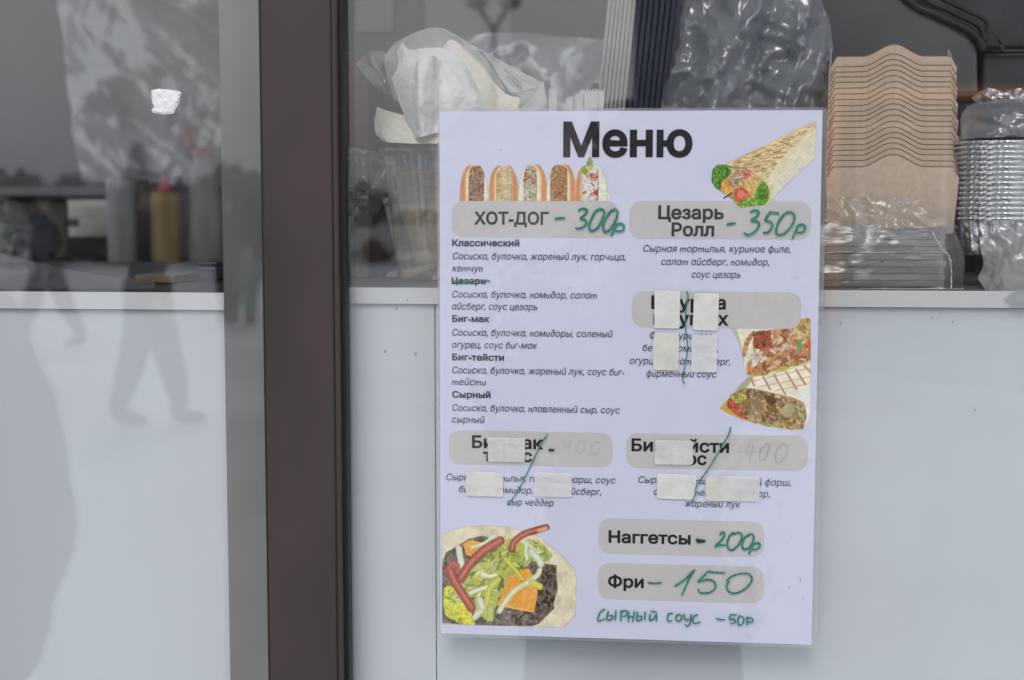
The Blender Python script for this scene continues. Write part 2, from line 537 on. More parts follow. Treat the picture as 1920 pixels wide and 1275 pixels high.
fr = MB()
fr.box(mu_l, mu_r, -.017, .019, ZB-.02, ZT+.02)
frame = fr.build('window_frame', M['brown'], kiosk, bevel=.0022)
# shallow groove line and the gasket at the right of the mullion
MB().box(mu_r-.0052, mu_r-.0040, -.0182, -.0168, ZB, ZT).build('groove', M['rubber'], frame)
MB().box(mu_r-.0005, mu_r+.0036, -.009, .004, ZB, ZT).build('gasket', M['rubber'], frame)
MB().box(mu_l-.0016, mu_l+.0006, -.0145, .003, ZB, ZT).build('gasket', M['rubber'], frame)
for nm, a, b in (('rail', KX0, mu_l-.0018), ('rail', mu_r+.0055, KX1)):
    MB().box(a, b, -.010, .019, ZB-.002, ZB+.05).build(nm, M['brown'], frame, bevel=.002)
    MB().box(a, b, -.010, .019, ZT-.05, ZT+.002).build(nm, M['brown'], frame, bevel=.002)
def pane(nm, a, b, y, m):
    return link_mesh(nm, [(a,y,ZB+.04),(b,y,ZB+.04),(b,y,ZT-.04),(a,y,ZT-.04)], [(0,1,2,3)], m, kiosk)
pane('window_pane', KX0, mu_l+.004, .0012, M['glass'])
pane('window_pane', mu_r-.004, KX1, .0012, M['glass'])
pane('inner_pane', KX0, mu_l+.004, .0120, M['glass_in'])
pane('inner_pane', mu_r-.004, KX1, .0120, M['glass_in'])

for px, py, r in ((722,659,.0011),(779,664,.0013),(744,578,.0012),(763,563,.0008),(1747,596,.0009),(1762,588,.0008),(1829,769,.0008),(1577,606,.0010),(1787,604,.0008)):
    c_ = at(px, py, .0)
    d_ = MB().add([(c_.x+r*math.cos(q*PI/5)*(1+.3*math.sin(q*2.3)), .0004, c_.z+r*1.3*math.sin(q*PI/5)) for q in range(10)], [tuple(range(10))])
    d_.build('dirt_spot', M['dirt'], kiosk)
# grey post standing right behind the left pane
pxl = at(420, 640, .0205).x
MB().box(pxl, mu_r-.012, .0205, .0240, ZB-.1, ZT+.1).build('post', M['post'], kiosk, bevel=.0015)

# counter: right board behind the menu and left board
def counter(x0p, x1p, yt0, yt1, yb0, yb1, Y0, Y1, back, topmat):
    a0, a1 = at(x0p, yt0, Y0), at(x1p, yt1, Y1)
    b0, b1 = at(x0p, yb0, Y0), at(x1p, yb1, Y1)
    zt = (a0.z + a1.z) / 2; zb = (b0.z + b1.z) / 2
    MB().add([(a0.x,Y0,zb),(a1.x,Y1,zb),(a1.x,Y1,zt),(a0.x,Y0,zt),(a0.x,Y0+.002,zb),(a1.x,Y1+.002,zb),(a1.x,Y1+.002,zt),(a0.x,Y0+.002,zt)],
             [(0,1,2,3),(7,6,5,4),(3,2,6,7),(1,0,4,5),(0,3,7,4),(2,1,5,6)]).build('counter_edge', M['edge'], kiosk)
    MB().add([(a0.x,Y0+.0022,zb+.0004),(a1.x,Y1+.0022,zb+.0004),(a1.x,Y1+back,zb+.0004),(a0.x,Y0+back,zb+.0004),
              (a0.x,Y0+.0022,zt-.0005),(a1.x,Y1+.0022,zt-.0005),(a1.x,Y1+back,zt-.0005),(a0.x,Y0+back,zt-.0005)],
             [(3,2,1,0),(4,5,6,7),(0,1,5,4),(1,2,6,5),(2,3,7,6),(3,0,4,7)]).build('counter_top', topmat, kiosk)
    return zt, zb
XR = KX1-.06
xr_px = 3700
CZ, CZB = counter(560, xr_px, 540, 554.5, 568, 590.5, .0245, .0245, .65, M['worktop'])
CZL, CZLB = counter(-1150, 452, 547, 541, 578, 573, .0255, .0255, .63, M['darktop'])
seam = at(818, 1200, .028).x
x_l = at(452, 600, .028).x
MB().box(at(560,600,.028).x, seam-.0005, .0285, .043, .402, CZB-.0006).build('counter_panel', M['board'], kiosk)
MB().box(seam+.0005, at(xr_px,600,.028).x, .0285, .043, .402, CZB-.0006).build('counter_panel', M['board'], kiosk)
MB().box(KX0+.06, x_l, .0300, .045, .402, CZLB-.0006).build('counter_panel', M['board'], kiosk)

# ================================================================== MENU
YM = -.0030
MA = -.0023
H_MENU, W_MENU = .4205, .2975
_c = at(824, 209, YM)
_ex = Vector((math.cos(MA), 0, math.sin(MA))); _ez = Vector((-math.sin(MA), 0, math.cos(MA)))
base = _c + _ex * (W_MENU/2) - _ez * H_MENU
menu = thing('menu_sheet', base, 'laminated white food menu sheet with handwritten green prices, stuck on the window', 'menu')
menu.rotation_euler = (0, -MA, 0)

def mu(px, py):
    """photo spot on the sheet -> (u, v): metres right of the left edge and down from the top edge"""
    p = at(px, py, YM) - _c
    return (p.dot(_ex), -p.dot(_ez))
def ml(u, v, off):
    """sheet coordinates -> local point, off metres in front of the paper"""
    return Vector((u - W_MENU/2, -off, H_MENU - v))
def mloc(px, py, off):
    u, v = mu(px, py)
    return ml(u, v, off)

def rounded(x0, y0, x1, y1, r, n=6):
    pts = []
    for cx, cy, a0 in ((x1-r, y0+r, -90), (x1-r, y1-r, 0), (x0+r, y1-r, 90), (x0+r, y0+r, 180)):
        for k in range(n+1):
            a = R(a0 + 90*k/n)
            pts.append((cx + r*math.cos(a), cy + r*math.sin(a)))
    return pts

def flat(name, pts_uv, off, m, parent, thick=0):
    n = len(pts_uv)
    v = [ml(u, vv, off) for u, vv in pts_uv]
    f = [tuple(range(n))]
    if thick:
        v += [ml(u, vv, off-thick) for u, vv in pts_uv]
        f += [tuple(range(2*n-1, n-1, -1))] + [(i, n+i, n+(i+1)%n, (i+1)%n) for i in range(n)]
    return link_mesh(name, v, f, m, parent, world=False)

flat('printed_page', [(0,0),(W_MENU,0),(W_MENU,H_MENU),(0,H_MENU)], 0, M['paper'], menu, thick=.0003)
flat('laminate_edge', rounded(-.0018, -.0022, W_MENU+.0038, H_MENU+.0026, .004), -.0009, M['lam_edge'], menu)
lam = flat('laminate_sleeve', rounded(-.0018, -.0022, W_MENU+.0038, H_MENU+.0026, .004), .00125, M['laminate'], menu)

# --- lettering
_fcache = {}
def contours(body):
    if body in _fcache: return _fcache[body]
    c = bpy.data.curves.new('lettering', 'FONT')
    c.body = body; c.size = 1; c.resolution_u = 4
    o = bpy.data.objects.new('lettering', c)
    COL.objects.link(o)
    dg = bpy.context.evaluated_depsgraph_get()
    cu = o.evaluated_get(dg).to_curve(dg)
    out = []
    for s in cu.splines:
        pts = []
        bp = s.bezier_points
        n = len(bp)
        for i in range(n):
            a, b = bp[i], bp[(i+1) % n]
            straight = ((a.handle_right - a.co).cross(b.co - a.co).length < 1e-5 and (b.handle_left - b.co).cross(b.co - a.co).length < 1e-5)
            k = 1 if straight else 5
            for j in range(k):
                t = j / k
                q = a.co*(1-t)**3 + a.handle_right*3*t*(1-t)**2 + b.handle_left*3*t*t*(1-t) + b.co*t**3
                if not pts or (Vector(pts[-1]) - Vector((q.x, q.y))).length > 1e-5:
                    pts.append((q.x, q.y))
        if len(pts) > 2: out.append(pts)
    o.evaluated_get(dg).to_curve_clear()
    COL.objects.unlink(o)
    bpy.data.objects.remove(o); bpy.data.curves.remove(c)
    _fcache[body] = out
    return out

def area(p):
    return .5 * sum(p[i][0]*p[(i+1)%len(p)][1] - p[(i+1)%len(p)][0]*p[i][1] for i in range(len(p)))
def inside(q, p):
    c = False
    for i in range(len(p)):
        a, b = p[i], p[i-1]
        if (a[1] > q[1]) != (b[1] > q[1]) and q[0] < (b[0]-a[0])*(q[1]-a[1])/(b[1]-a[1]) + a[0]: c = not c
    return c
def grow(p, d):
    n = len(p); out = []
    for i in range(n):
        a, b, c = Vector(p[i-1]), Vector(p[i]), Vector(p[(i+1) % n])
        e1 = (b-a).normalized(); e2 = (c-b).normalized()
        n1 = Vector((e1.y, -e1.x)); n2 = Vector((e2.y, -e2.x))
        m_ = n1 + n2
        if m_.length < 1e-4: m_ = n1
        m_.normalize()
        k = max(.45, m_.dot(n1))
        q = b + m_ * (d / k)
        out.append((q.x, q.y))
    return out

CURSIVE = str.maketrans({'т': 'm', 'и': 'u', 'п': 'n', 'д': '∂', 'а': 'ɑ', 'й': 'ŭ'})
def letters(mb, body, x0, x1, yb, em, bold=0, ital=False, off=.00045):
    """adds a line of text to mb: left and right end and base line in photo spots, em in metres.
    The outlines are filled row by row with the non-zero rule, so overlapping strokes merge."""
    if ital: body = body.translate(CURSIVE)
    cs = contours(body)
    # gather the contours of one glyph by their overlap along the line
    order = sorted(cs, key=lambda p: min(q[0] for q in p))
    glyphs = []
    for p in order:
        a, b = min(q[0] for q in p), max(q[0] for q in p)
        if glyphs and a < glyphs[-1][1] - .01:
            glyphs[-1][2].append(p); glyphs[-1][1] = max(b, glyphs[-1][1])
        else:
            glyphs.append([a, b, [p]])
    shapes = []
    for a, b, ps in glyphs:
        big = max(ps, key=lambda p: abs(area(p)))
        flip = area(big) < 0
        shapes.append([grow(p[::-1] if flip else p, bold) for p in ps])
    xs = [q[0] for g in shapes for p in g for q in p]
    mn, mx = min(xs), max(xs)
    u0, v0 = mu(x0, yb); u1, _ = mu(x1, yb)
    sh = .19 if ital else 0
    sx = (u1 - u0 - sh*em*.3) / (mx - mn)
    rows = 110 if em > .02 else 64 if em > .010 else 44
    for g in shapes:
        edges = []
        for p in g:
            for i in range(len(p)):
                a, b = p[i-1], p[i]
                if abs(a[1]-b[1]) > 1e-9: edges.append((a, b))
        y0 = min(min(a[1], b[1]) for a, b in edges); y1 = max(max(a[1], b[1]) for a, b in edges)
        n = max(2, int((y1-y0)*rows) + 1)
        dy = (y1-y0)/n
        for r in range(n):
            ym = y0 + (r+.5)*dy
            cr = []
            for a, b in edges:
                if (a[1] > ym) != (b[1] > ym):
                    k = (b[0]-a[0])/(b[1]-a[1])
                    cr.append((a[0] + k*(ym-a[1]), max(-3, min(3, k)), 1 if b[1] > a[1] else -1))
            cr.sort()
            wn = 0
            for j, (x, k, s) in enumerate(cr):
                w0 = wn; wn += s
                if w0 == 0: st = (x, k)
                elif wn == 0 and x - st[0] > 1e-5:
                    h = dy/2
                    q = [(st[0]-st[1]*h, ym-h), (x-k*h, ym-h), (x+k*h, ym+h), (st[0]+st[1]*h, ym+h)]
                    if q[1][0] <= q[0][0] or q[2][0] <= q[3][0]:
                        q = [(st[0], ym-h), (x, ym-h), (x, ym+h), (st[0], ym+h)]
                    mb.add([ml(u0 + (X-mn)*sx + sh*Y*em, v0 - Y*em, off) for X, Y in q], [(0,1,2,3)])

def text_part(name, lines, m, parent, bold=0, ital=False, off=.00045):
    mb = MB()
    for body, x0, x1, yb, em in lines:
        letters(mb, body, x0, x1, yb, em*.001, bold, ital, off)
    o = link_mesh(name, mb.v, mb.f, m, parent, world=False)
    o.location = (0, 0, 0)
    return o

text_part('title_lettering', [('Меню', 1056, 1298, 292, 34.9)], M['ink_black'], menu, bold=.034)

def plaque(x0, y0, x1, y1, lines, m, bold=.031):
    xm, ym = (x0+x1)/2, (y0+y1)/2
    u0 = mu(x0, ym)[0]; u1 = mu(x1, ym)[0]; v0 = mu(xm, y0)[1]; v1 = mu(xm, y1)[1]
    p = flat('price_plaque', rounded(u0, v0, u1, v1, .0092), .00020, M['plaque'], menu)
    text_part('item_lettering', lines, m, p, bold=bold)
    return p
plaque(847, 377, 1160, 445, [('ХОТ-ДОГ', 889, 1029, 420, 13.0)], M['ink_soft'])
plaque(1180.5, 377, 1521, 448, [('Цезарь', 1234, 1357, 410, 13.8), ('Ролл', 1259, 1339, 442, 13.8)], M['ink_soft'])
plaque(1185, 547, 1502, 615, [('Шаурма', 1221, 1361, 578, 13.6), ('на углях', 1225, 1366, 608, 13.6)], M['ink_black'])
plaque(841.5, 809, 1148.5, 873, [('Биг-мак', 885, 1019, 839, 13.2), ('такос', 906, 998, 864, 13.2)], M['ink_black'])
plaque(1174, 815, 1515, 880, [('Биг-тейсти', 1184, 1367, 845, 13.2), ('такос', 1235, 1325, 869.5, 13.2)], M['ink_black'])
plaque(1122, 975, 1433, 1041, [('Наггетсы', 1141, 1295, 1016.5, 12.9)], M['ink_black'])
plaque(1121.5, 1059, 1432, 1127, [('Фри', 1140, 1207, 1100, 12.9)], M['ink_black'])
text_part('heading_lettering', [('Классический', 848, 974, 461, 6.9), ('Цезарь', 847, 911, 532, 6.9), ('Биг-мак', 848, 918, 603, 6.9),
    ('Биг-тейсти', 848, 945, 675, 6.9), ('Сырный', 848, 920, 745, 6.9)], M['ink_soft'], menu, bold=.030)
IT = 7.4
text_part('recipe_lettering', [(t, a, b, y, IT) for t, a, b, y in (
    ('Сосиска, булочка, жареный лук, горчица,', 848, 1174, 486), ('кетчуп', 848, 905, 509),
    ('Сосиска, булочка, помидор, салат', 847, 1119, 557.5), ('айсберг, соус цезарь', 847, 1008, 580),
    ('Сосиска, булочка, помидоры, соленый', 847, 1148, 629), ('огурец, соус биг-мак', 847, 1007, 652),
    ('Сосиска, булочка, жареный лук, соус биг-', 847, 1171, 699.5), ('тейсти', 847, 911, 721.5),
    ('Сосиска, булочка, плавленный сыр, соус', 847, 1162, 770), ('сырный', 847, 908, 792))], M['ink_text'], menu, bold=.006, ital=True)
text_part('recipe_lettering', [(t, a, b, y, IT) for t, a, b, y in (
    ('Сырная тортилья, куриное филе,', 1205, 1483, 472), ('салат айсберг, помидор,', 1239, 1443, 496.5), ('соус цезарь', 1296, 1389, 520.5))],
    M['ink_text'], menu, bold=.006, ital=True)
text_part('recipe_lettering', [(t, a, b, y, IT) for t, a, b, y in (
    ('Филе куриного', 1217, 1336, 634.5), ('бедра, помидоры,', 1204, 1347, 658), ('огурцы, салат айсберг,', 1180, 1370, 682), ('фирменный соус', 1211, 1343, 706))],
    M['ink_text'], menu, bold=.006, ital=True)
text_part('recipe_lettering', [(t, a, b, y, IT) for t, a, b, y in (
    ('Сырная тортилья, говяжий фарш, соус', 836, 1154, 900), ('биг-мак, помидор, салат айсберг,', 860, 1128, 922.5), ('сыр чеддер', 950, 1038, 947))],
    M['ink_text'], menu, bold=.006, ital=True)
text_part('recipe_lettering', [(t, a, b, y, IT) for t, a, b, y in (
    ('Сырная тортилья, говяжий фарш,', 1196, 1484, 905), ('соус биг-тейсти, помидор,', 1225, 1444, 927.5), ('жареный лук', 1283, 1388, 949.5))],
    M['ink_text'], menu, bold=.006, ital=True)

# --- green handwriting: ribbons through measured pen paths
def ribbon(mb, pts, wpx, off, n=None):
    n = n or max(8, len(pts)*6)
    c = catmull(pts, n)
    P = [Vector(mu(*p)) for p in c]
    hw = wpx * .000424 / 2
    v = []; f = []
    for i, p in enumerate(P):
        t = (P[min(i+1, n-1)] - P[max(i-1, 0)])
        if t.length < 1e-9: t = Vector((1, 0))
        t.normalize()
        q = Vector((-t.y, t.x))
        k = 1 - .12*math.sin(i*1.7) - (.45 if i in (0, n-1) else 0) - .18*(i/n)
        for sgn in (-1, 1):
            u = p + q*hw*k*sgn
            v.append(ml(u.x, u.y, off + i*.000006))
    for i in range(n-1):
        f.append((2*i, 2*i+1, 2*i+3, 2*i+2))
    mb.add(v, f)
def hand(name, crop, strokes, wpx, m=None, off=.00150, parent=None):
    ox, oy, s = crop
    mb = MB()
    for k, st in enumerate(strokes):
        ribbon(mb, [(ox + x/s, oy + y/s) for x, y in st], wpx, off + k*.00003)
    return link_mesh(name, mb.v, mb.f, m or M['marker'], parent or menu, world=False)
C1, C2, C3, C4 = (820,200,3.983), (1170,200,3.984), (820,500,3.984), (1170,520,4.25)
C5, C6, C8 = (820,790,5.486), (1160,790,5.053), (1100,960,4.364)
hand('handwritten_price', C1, [[(878,838),(915,832),(955,832)],
    [(1052,778),(1085,762),(1118,772),(1106,802),(1070,836),(1105,845),(1112,872),(1080,905),(1028,908)],
    [(1232,768),(1190,775),(1150,840),(1133,898),(1155,927),(1200,900),(1235,830),(1248,785),(1222,763),(1195,770)],
    [(1318,765),(1280,800),(1240,880),(1250,932),(1290,915),(1330,850),(1346,790),(1325,766),(1300,780)],
    [(1342,870),(1320,920),(1297,965)], [(1325,890),(1370,872),(1395,895),(1380,925),(1330,932)]], 4.6)
hand('handwritten_price', C2, [[(765,880),(800,874),(835,870)],
    [(940,788),(975,775),(1005,785),(990,820),(950,850),(990,855),(1010,880),(980,930),(925,957),(893,940)],
    [(1080,788),(1120,792),(1160,797)], [(1085,795),(1055,850),(1095,860),(1106,890),(1080,935),(1035,942)],
    [(1228,785),(1190,810),(1150,870),(1135,935),(1155,958),(1205,940),(1255,880),(1273,820),(1250,790),(1215,790)],
    [(1300,885),(1280,930),(1255,990)], [(1296,888),(1335,880),(1352,905),(1335,935),(1288,942)]], 4.4)
hand('handwritten_price', C8, [
    [(1088,190),(1108,162),(1128,175),(1112,215),(1052,277),(1085,267),(1138,268)],
    [(1205,160),(1165,200),(1150,260),(1165,302),(1205,300),(1250,250),(1270,190),(1245,165),(1195,180)],
    [(1340,178),(1290,210),(1270,270),(1290,302),(1335,280),(1365,220),(1355,180),(1320,180)],
    [(1372,250),(1345,290),(1325,345)], [(1350,262),(1400,250),(1418,270),(1390,300),(1338,302)]], 4.2)
hand('handwritten_price', C8, [[(498,572),(555,580),(617,574)],
    [(718,605),(800,550),(884,465)], [(884,465),(840,540),(775,682)], [(985,482),(1050,490),(1135,495)], [(985,490),(905,570)],
    [(905,570),(990,548),(1045,570),(1050,620),(1000,655),(930,655),(910,622)],
    [(1165,560),(1145,600),(1160,645),(1220,660),(1300,620),(1352,550),(1330,505),(1270,498),(1190,520),(1140,560)]], 3.8)
hand('handwritten_line', C8, [
    [(152,788),(110,820),(92,870),(100,888),(152,868)],
    [(178,803),(165,865),(175,880),(210,870),(215,845),(178,845)], [(240,798),(235,882)],
    [(280,803),(280,892)], [(278,812),(325,803),(326,840),(283,850)],
    [(345,808),(340,897)], [(343,852),(385,850)], [(392,803),(375,897)],
    [(416,808),(410,880),(445,875),(450,850),(413,845)], [(478,808),(475,882)],
    [(520,828),(515,880),(545,870),(572,828)], [(572,828),(570,892)], [(523,808),(577,812)],
    [(707,823),(670,830),(660,870),(670,890),(702,878)],
    [(745,830),(728,860),(740,885),(770,880),(775,845),(742,830)],
    [(795,828),(805,875),(840,870)], [(857,828),(845,900),(825,927),(800,915)],
    [(912,833),(875,850),(868,890),(890,905),(934,893)],
    [(1058,866),(1095,874),(1135,875)],
    [(1228,835),(1173,835)], [(1175,833),(1170,870),(1205,870),(1215,895),(1168,910)],
    [(1250,840),(1235,880),(1245,918),(1275,905),(1285,865),(1250,838)],
    [(1312,848),(1310,922)], [(1310,858),(1350,865),(1358,890),(1314,897)]], 3.3)
hand('marker_blob', C8, [[(893,222),(930,228),(972,232)], [(898,240),(935,240),(970,236)]], 4.6, M['marker_dark'])
hand('marker_blob', C5, [[(1143,290),(1175,284),(1207,290)], [(1150,298),(1178,299),(1203,294)]], 2.6, M['marker_dark'])
hand('strike_line', C4, [[(497,106),(510,150),(490,280),(490,400),(505,550),(490,680),(467,800),(482,847)]], 2.6, off=.0027)
hand('strike_line', C5, [[(1140,122),(1050,265),(880,620),(770,800),(732,855)]], 2.6, off=.0027)
hand('strike_line', C6, [[(1060,42),(1045,110),(1000,190),(850,440),(740,600),(725,680),(688,768)]], 2.6, off=.0027)
hand('strike_line', C3, [[(106,108),(180,104),(250,112),(330,106),(395,108),(372,99),(330,102)], [(110,114),(200,118),(300,110)]], 1.8)
hand('wiped_price', C6, [[(1250,190),(1205,290),(1290,290)], [(1275,210),(1240,380)], [(1400,200),(1340,290),(1345,370),(1400,330),(1420,230),(1395,200)],
    [(1560,205),(1490,290),(1500,390),(1570,350),(1600,250),(1555,205)], [(1100,290),(1150,286)]], 2.4, M['ghost'], off=.00035)
hand('wiped_price', C5, [[(1330,180),(1300,260),(1370,260)], [(1370,190),(1350,330)], [(1490,190),(1440,260),(1450,330),(1500,300),(1515,230),(1485,190)],
    [(1640,200),(1580,270),(1590,340),(1650,320),(1670,240),(1635,200)]], 2.2, M['ghost'], off=.00035)
# specks and scuffs on the sleeve
rs = random.Random(3)
for (x, y, l) in ((940,281,5),(1012,240,2),(1083,500,5),(1068,538,3),(829,735,2),(1429,263,2),(1453,566,3),(1391,590,2),(1300,735,3),(1080,945,2),(1400,1188,4),(1500,1085,10),(1480,1100,8),(1483,1006,5),(1495,520,4),(1505,1120,6)):
    a = rs.uniform(0, 3)
    sm = MB()
    ribbon(sm, [(x-l/2*math.cos(a), y-l/2*math.sin(a)), (x+l/2*math.cos(a), y+l/2*math.sin(a))], 1.4, .0016, n=4)
    link_mesh('scuff_mark', sm.v, sm.f, M['smudge'], menu, world=False)

# --- masking stickers
def sticker(crop, x0, y0, x1, y1, m, dz=0, tilt=0):
    ox, oy, s = crop
    cx, cy = ox + (x0+x1)/2/s, oy + (y0+y1)/2/s
    u, v = mu(cx, cy)
    ua, va = mu(ox + x0/s, cy)[0], mu(cx, oy + y0/s)[1]
    hw, hh = u - ua, v - va
    rr = random.Random(int(x0*7 + y0))
    nx, ny = 16, 16
    vs = []; fs = []
    r_ = .0016
    cr_y = rr.uniform(.35, .6)
    for j in range(ny+1):
        for i in range(nx+1):
            a = i/nx*2-1; b = j/ny*2-1
            # pull the corners in to round them
            ax, by = a*hw, b*hh
            ex = max(0, abs(ax) - (hw - r_)); ey = max(0, abs(by) - (hh - r_))
            if ex > 0 and ey > 0:
                l = math.hypot(ex, ey); mxx = max(ex, ey)
                ex, ey = ex*mxx/l, ey*mxx/l
                ax = math.copysign(hw - r_ + ex, ax); by = math.copysign(hh - r_ + ey, by)
            h = .00012*noise.noise(Vector((a*2.2 + x0, b*2.2 + y0, 0))) + .00025*math.exp(-((b*.5+.5 - cr_y - .05*math.sin(a*2))/.03)**2)
            x_, y_ = ax*math.cos(tilt) - by*math.sin(tilt), ax*math.sin(tilt) + by*math.cos(tilt)
            vs.append(ml(u + x_, v + y_,     .0017 + dz*.5 + h*.8))
    for j in range(ny):
        for i in range(nx):
            fs.append((j*(nx+1)+i, j*(nx+1)+i+1, (j+1)*(nx+1)+i+1, (j+1)*(nx+1)+i))
    o = link_mesh('cover_sticker', vs, fs, m, menu, smooth=True, world=False)
    return o
sticker(C4, 243, 105, 445, 405, M['tape'], tilt=.01)
sticker(C4, 553, 125, 752, 420, M['tape'], tilt=.02)
sticker(C4, 232, 440, 437, 738, M['tape3'], tilt=.01)
sticker(C4, 538, 455, 740, 755, M['tape2'])
sticker(C5, 522, 165, 903, 415, M['tape2'])
sticker(C5, 300, 518, 678, 768, M['tape'], tilt=.008)
sticker(C5, 1000, 525, 1382, 772, M['tape2'], tilt=.008)
sticker(C6, 342, 178, 702, 407, M['tape2'])
sticker(C6, 365, 497, 733, 733, M['tape'], tilt=.02)
sticker(C6, 825, 525, 1100, 752, M['tape3'])
sticker(C6, 970, 515, 1333, 750, M['tape2'], dz=.0004)
# --- printed dish photographs: painted pixel by pixel, then laid on the sheet as ink
class Paint:
    def __init__(s, x0, y0, x1, y1, seed):
        s.x0, s.y0 = x0, y0
        s.K = 2.0
        s.w, s.h = int((x1-x0)*s.K)+1, int((y1-y0)*s.K)+1
        s.X, s.Y = np.meshgrid(x0 + np.arange(s.w)/s.K, y0 + np.arange(s.h)/s.K)
        s.c = np.zeros((s.h, s.w, 3)); s.a = np.zeros((s.h, s.w))
        s.r = np.random.RandomState(seed)
        s.clip = None
    def noise(s, cell, stretch=1.0, ang=0.0):
        ca, sa = math.cos(ang), math.sin(ang)
        gx = ((s.X*ca + s.Y*sa) / (cell*stretch)); gy = ((-s.X*sa + s.Y*ca) / cell)
        gx = gx - gx.min(); gy = gy - gy.min()
        g = s.r.rand(int(gy.max())+3, int(gx.max())+3)
        i, j = gx.astype(int), gy.astype(int)
        fx, fy = gx-i, gy-j
        fx = fx*fx*(3-2*fx); fy = fy*fy*(3-2*fy)
        return (g[j,i]*(1-fx)+g[j,i+1]*fx)*(1-fy) + (g[j+1,i]*(1-fx)+g[j+1,i+1]*fx)*fy
    def mask(s, pts):
        m = np.zeros((s.h, s.w), bool)
        n = len(pts)
        for k in range(n):
            (ax, ay), (bx, by) = pts[k], pts[k-1]
            if ay == by: continue
            cr = (ay > s.Y) != (by > s.Y)
            m ^= cr & (s.X < (bx-ax)*(s.Y-ay)/(by-ay) + ax)
        return m.astype(float)
    def soft(s, m, n=1):
        for _ in range(n):
            p = np.pad(m, 1, mode='edge')
            m = (p[1:-1,1:-1]*2 + p[:-2,1:-1] + p[2:,1:-1] + p[1:-1,:-2] + p[1:-1,2:]) / 6
        return m
    def put(s, m, col, k=1.0, solid=False):
        if s.clip is not None: m = m * s.clip
        m = m * k
        col = np.asarray(col, float)
        s.c = s.c*(1-m[...,None]) + col*m[...,None]
        if solid: s.a = np.maximum(s.a, m)
    def poly(s, pts, col, n=1, k=1.0, solid=False, var=0, cell=4, smooth=True):
        if smooth: pts = [tuple(p) for p in catmull(list(pts)+[pts[0]], len(pts)*5)][:-1]
        m = s.soft(s.mask(pts), n)
        c = np.asarray(col, float)
        if var:
            c = c * (1 + var*(s.noise(cell)-.5)*2 + var*(s.noise(cell*.4)-.5))[...,None]
        s.put(m, c, k, solid)
        return m
    def dist(s, pts):
        d = np.full((s.h, s.w), 1e9)
        for (ax, ay), (bx, by) in zip(pts[:-1], pts[1:]):
            dx, dy = bx-ax, by-ay
            L = dx*dx+dy*dy+1e-9
            t = np.clip(((s.X-ax)*dx + (s.Y-ay)*dy)/L, 0, 1)
            d = np.minimum(d, np.hypot(s.X-ax-t*dx, s.Y-ay-t*dy))
        return d
    def stroke(s, pts, wd, col, k=1.0, solid=False, shade=0):
        if len(pts) > 2: pts = catmull(pts, len(pts)*5)
        d = s.dist(pts)
        m = np.clip((wd/2 - d)*1.2 + .5, 0, 1)
        c = np.asarray(col, float)
        if shade: c = c*(1 - shade*np.clip(d/(wd/2), 0, 1)**2)[...,None]
        s.put(m, c, k, solid)
    def bits(s, region, n, cols, l0, l1, w0, w1, ang=None, spread=3.2, k=.9):
        ys, xs = np.where(region > .5)
        for _ in range(n):
            q = s.r.randint(len(ys))
            x, y = s.X[ys[q], xs[q]], s.Y[ys[q], xs[q]]
            a = (ang if ang is not None else 0) + s.r.uniform(-spread/2, spread/2)
            l = s.r.uniform(l0, l1)/2; wd = s.r.uniform(w0, w1)
            dx, dy = math.cos(a)*l, math.sin(a)*l
            b = s.r.uniform(-.35, .35)
            c = np.array(cols[s.r.randint(len(cols))], float) * s.r.uniform(.88, 1.1)
            # work in a small window
            i0 = max(0, int((x-l-wd-s.x0)*s.K)-2); i1 = min(s.w, int((x+l+wd-s.x0)*s.K)+3)
            j0 = max(0, int((y-l-wd-s.y0)*s.K)-2); j1 = min(s.h, int((y+l+wd-s.y0)*s.K)+3)
            X, Y = s.X[j0:j1,i0:i1], s.Y[j0:j1,i0:i1]
            pts = [(x-dx, y-dy), (x-dy*b, y+dx*b), (x+dx, y+dy)]
            d = np.full(X.shape, 1e9)
            for (ax, ay), (bx, by) in zip(pts[:-1], pts[1:]):
                ex, ey = bx-ax, by-ay
                t = np.clip(((X-ax)*ex+(Y-ay)*ey)/(ex*ex+ey*ey+1e-9), 0, 1)
                d = np.minimum(d, np.hypot(X-ax-t*ex, Y-ay-t*ey))
            m = np.clip((wd/2-d)*1.3+.4, 0, 1)*k*region[j0:j1,i0:i1]
            if s.clip is not None: m = m*s.clip[j0:j1,i0:i1]
            cc = c*(1 - .25*np.clip(d/(wd/2+.01), 0, 1))[...,None]
            s.c[j0:j1,i0:i1] = s.c[j0:j1,i0:i1]*(1-m[...,None]) + cc*m[...,None]
    def build(s, name, off):
        a = s.a
        idx = -np.ones((s.h, s.w), int)
        use = np.zeros((s.h-1, s.w-1), bool)
        av = (a[:-1,:-1]+a[1:,:-1]+a[:-1,1:]+a[1:,1:])/4
        use = av > .5
        need = np.zeros((s.h, s.w), bool)
        for dj in (0,1):
            for di in (0,1):
                need[dj:s.h-1+dj, di:s.w-1+di] |= use
        js, is_ = np.where(need)
        idx[js, is_] = np.arange(len(js))
        vs = [mloc(s.X[j,i], s.Y[j,i], off) for j, i in zip(js, is_)]
        fj, fi = np.where(use)
        fs = [(idx[j,i], idx[j+1,i], idx[j+1,i+1], idx[j,i+1]) for j, i in zip(fj, fi)]
        o = link_mesh(name, vs, fs, M['print'], menu, world=False, smooth=True)
        for q in range(3):
            s.c[..., q] = s.soft(s.c[..., q], 2)
        s.c = s.c * (1 + .07*(s.noise(1.6)-.5) + .05*(s.noise(5)-.5))[..., None]
        s.c = s.c*.88 + s.c.mean(axis=2, keepdims=True)*.12
        cl = np.clip(lin(np.clip(s.c, 0, 255)) * INK_K, .004, .93)
        at_ = o.data.color_attributes.new('ink', 'FLOAT_COLOR', 'POINT')
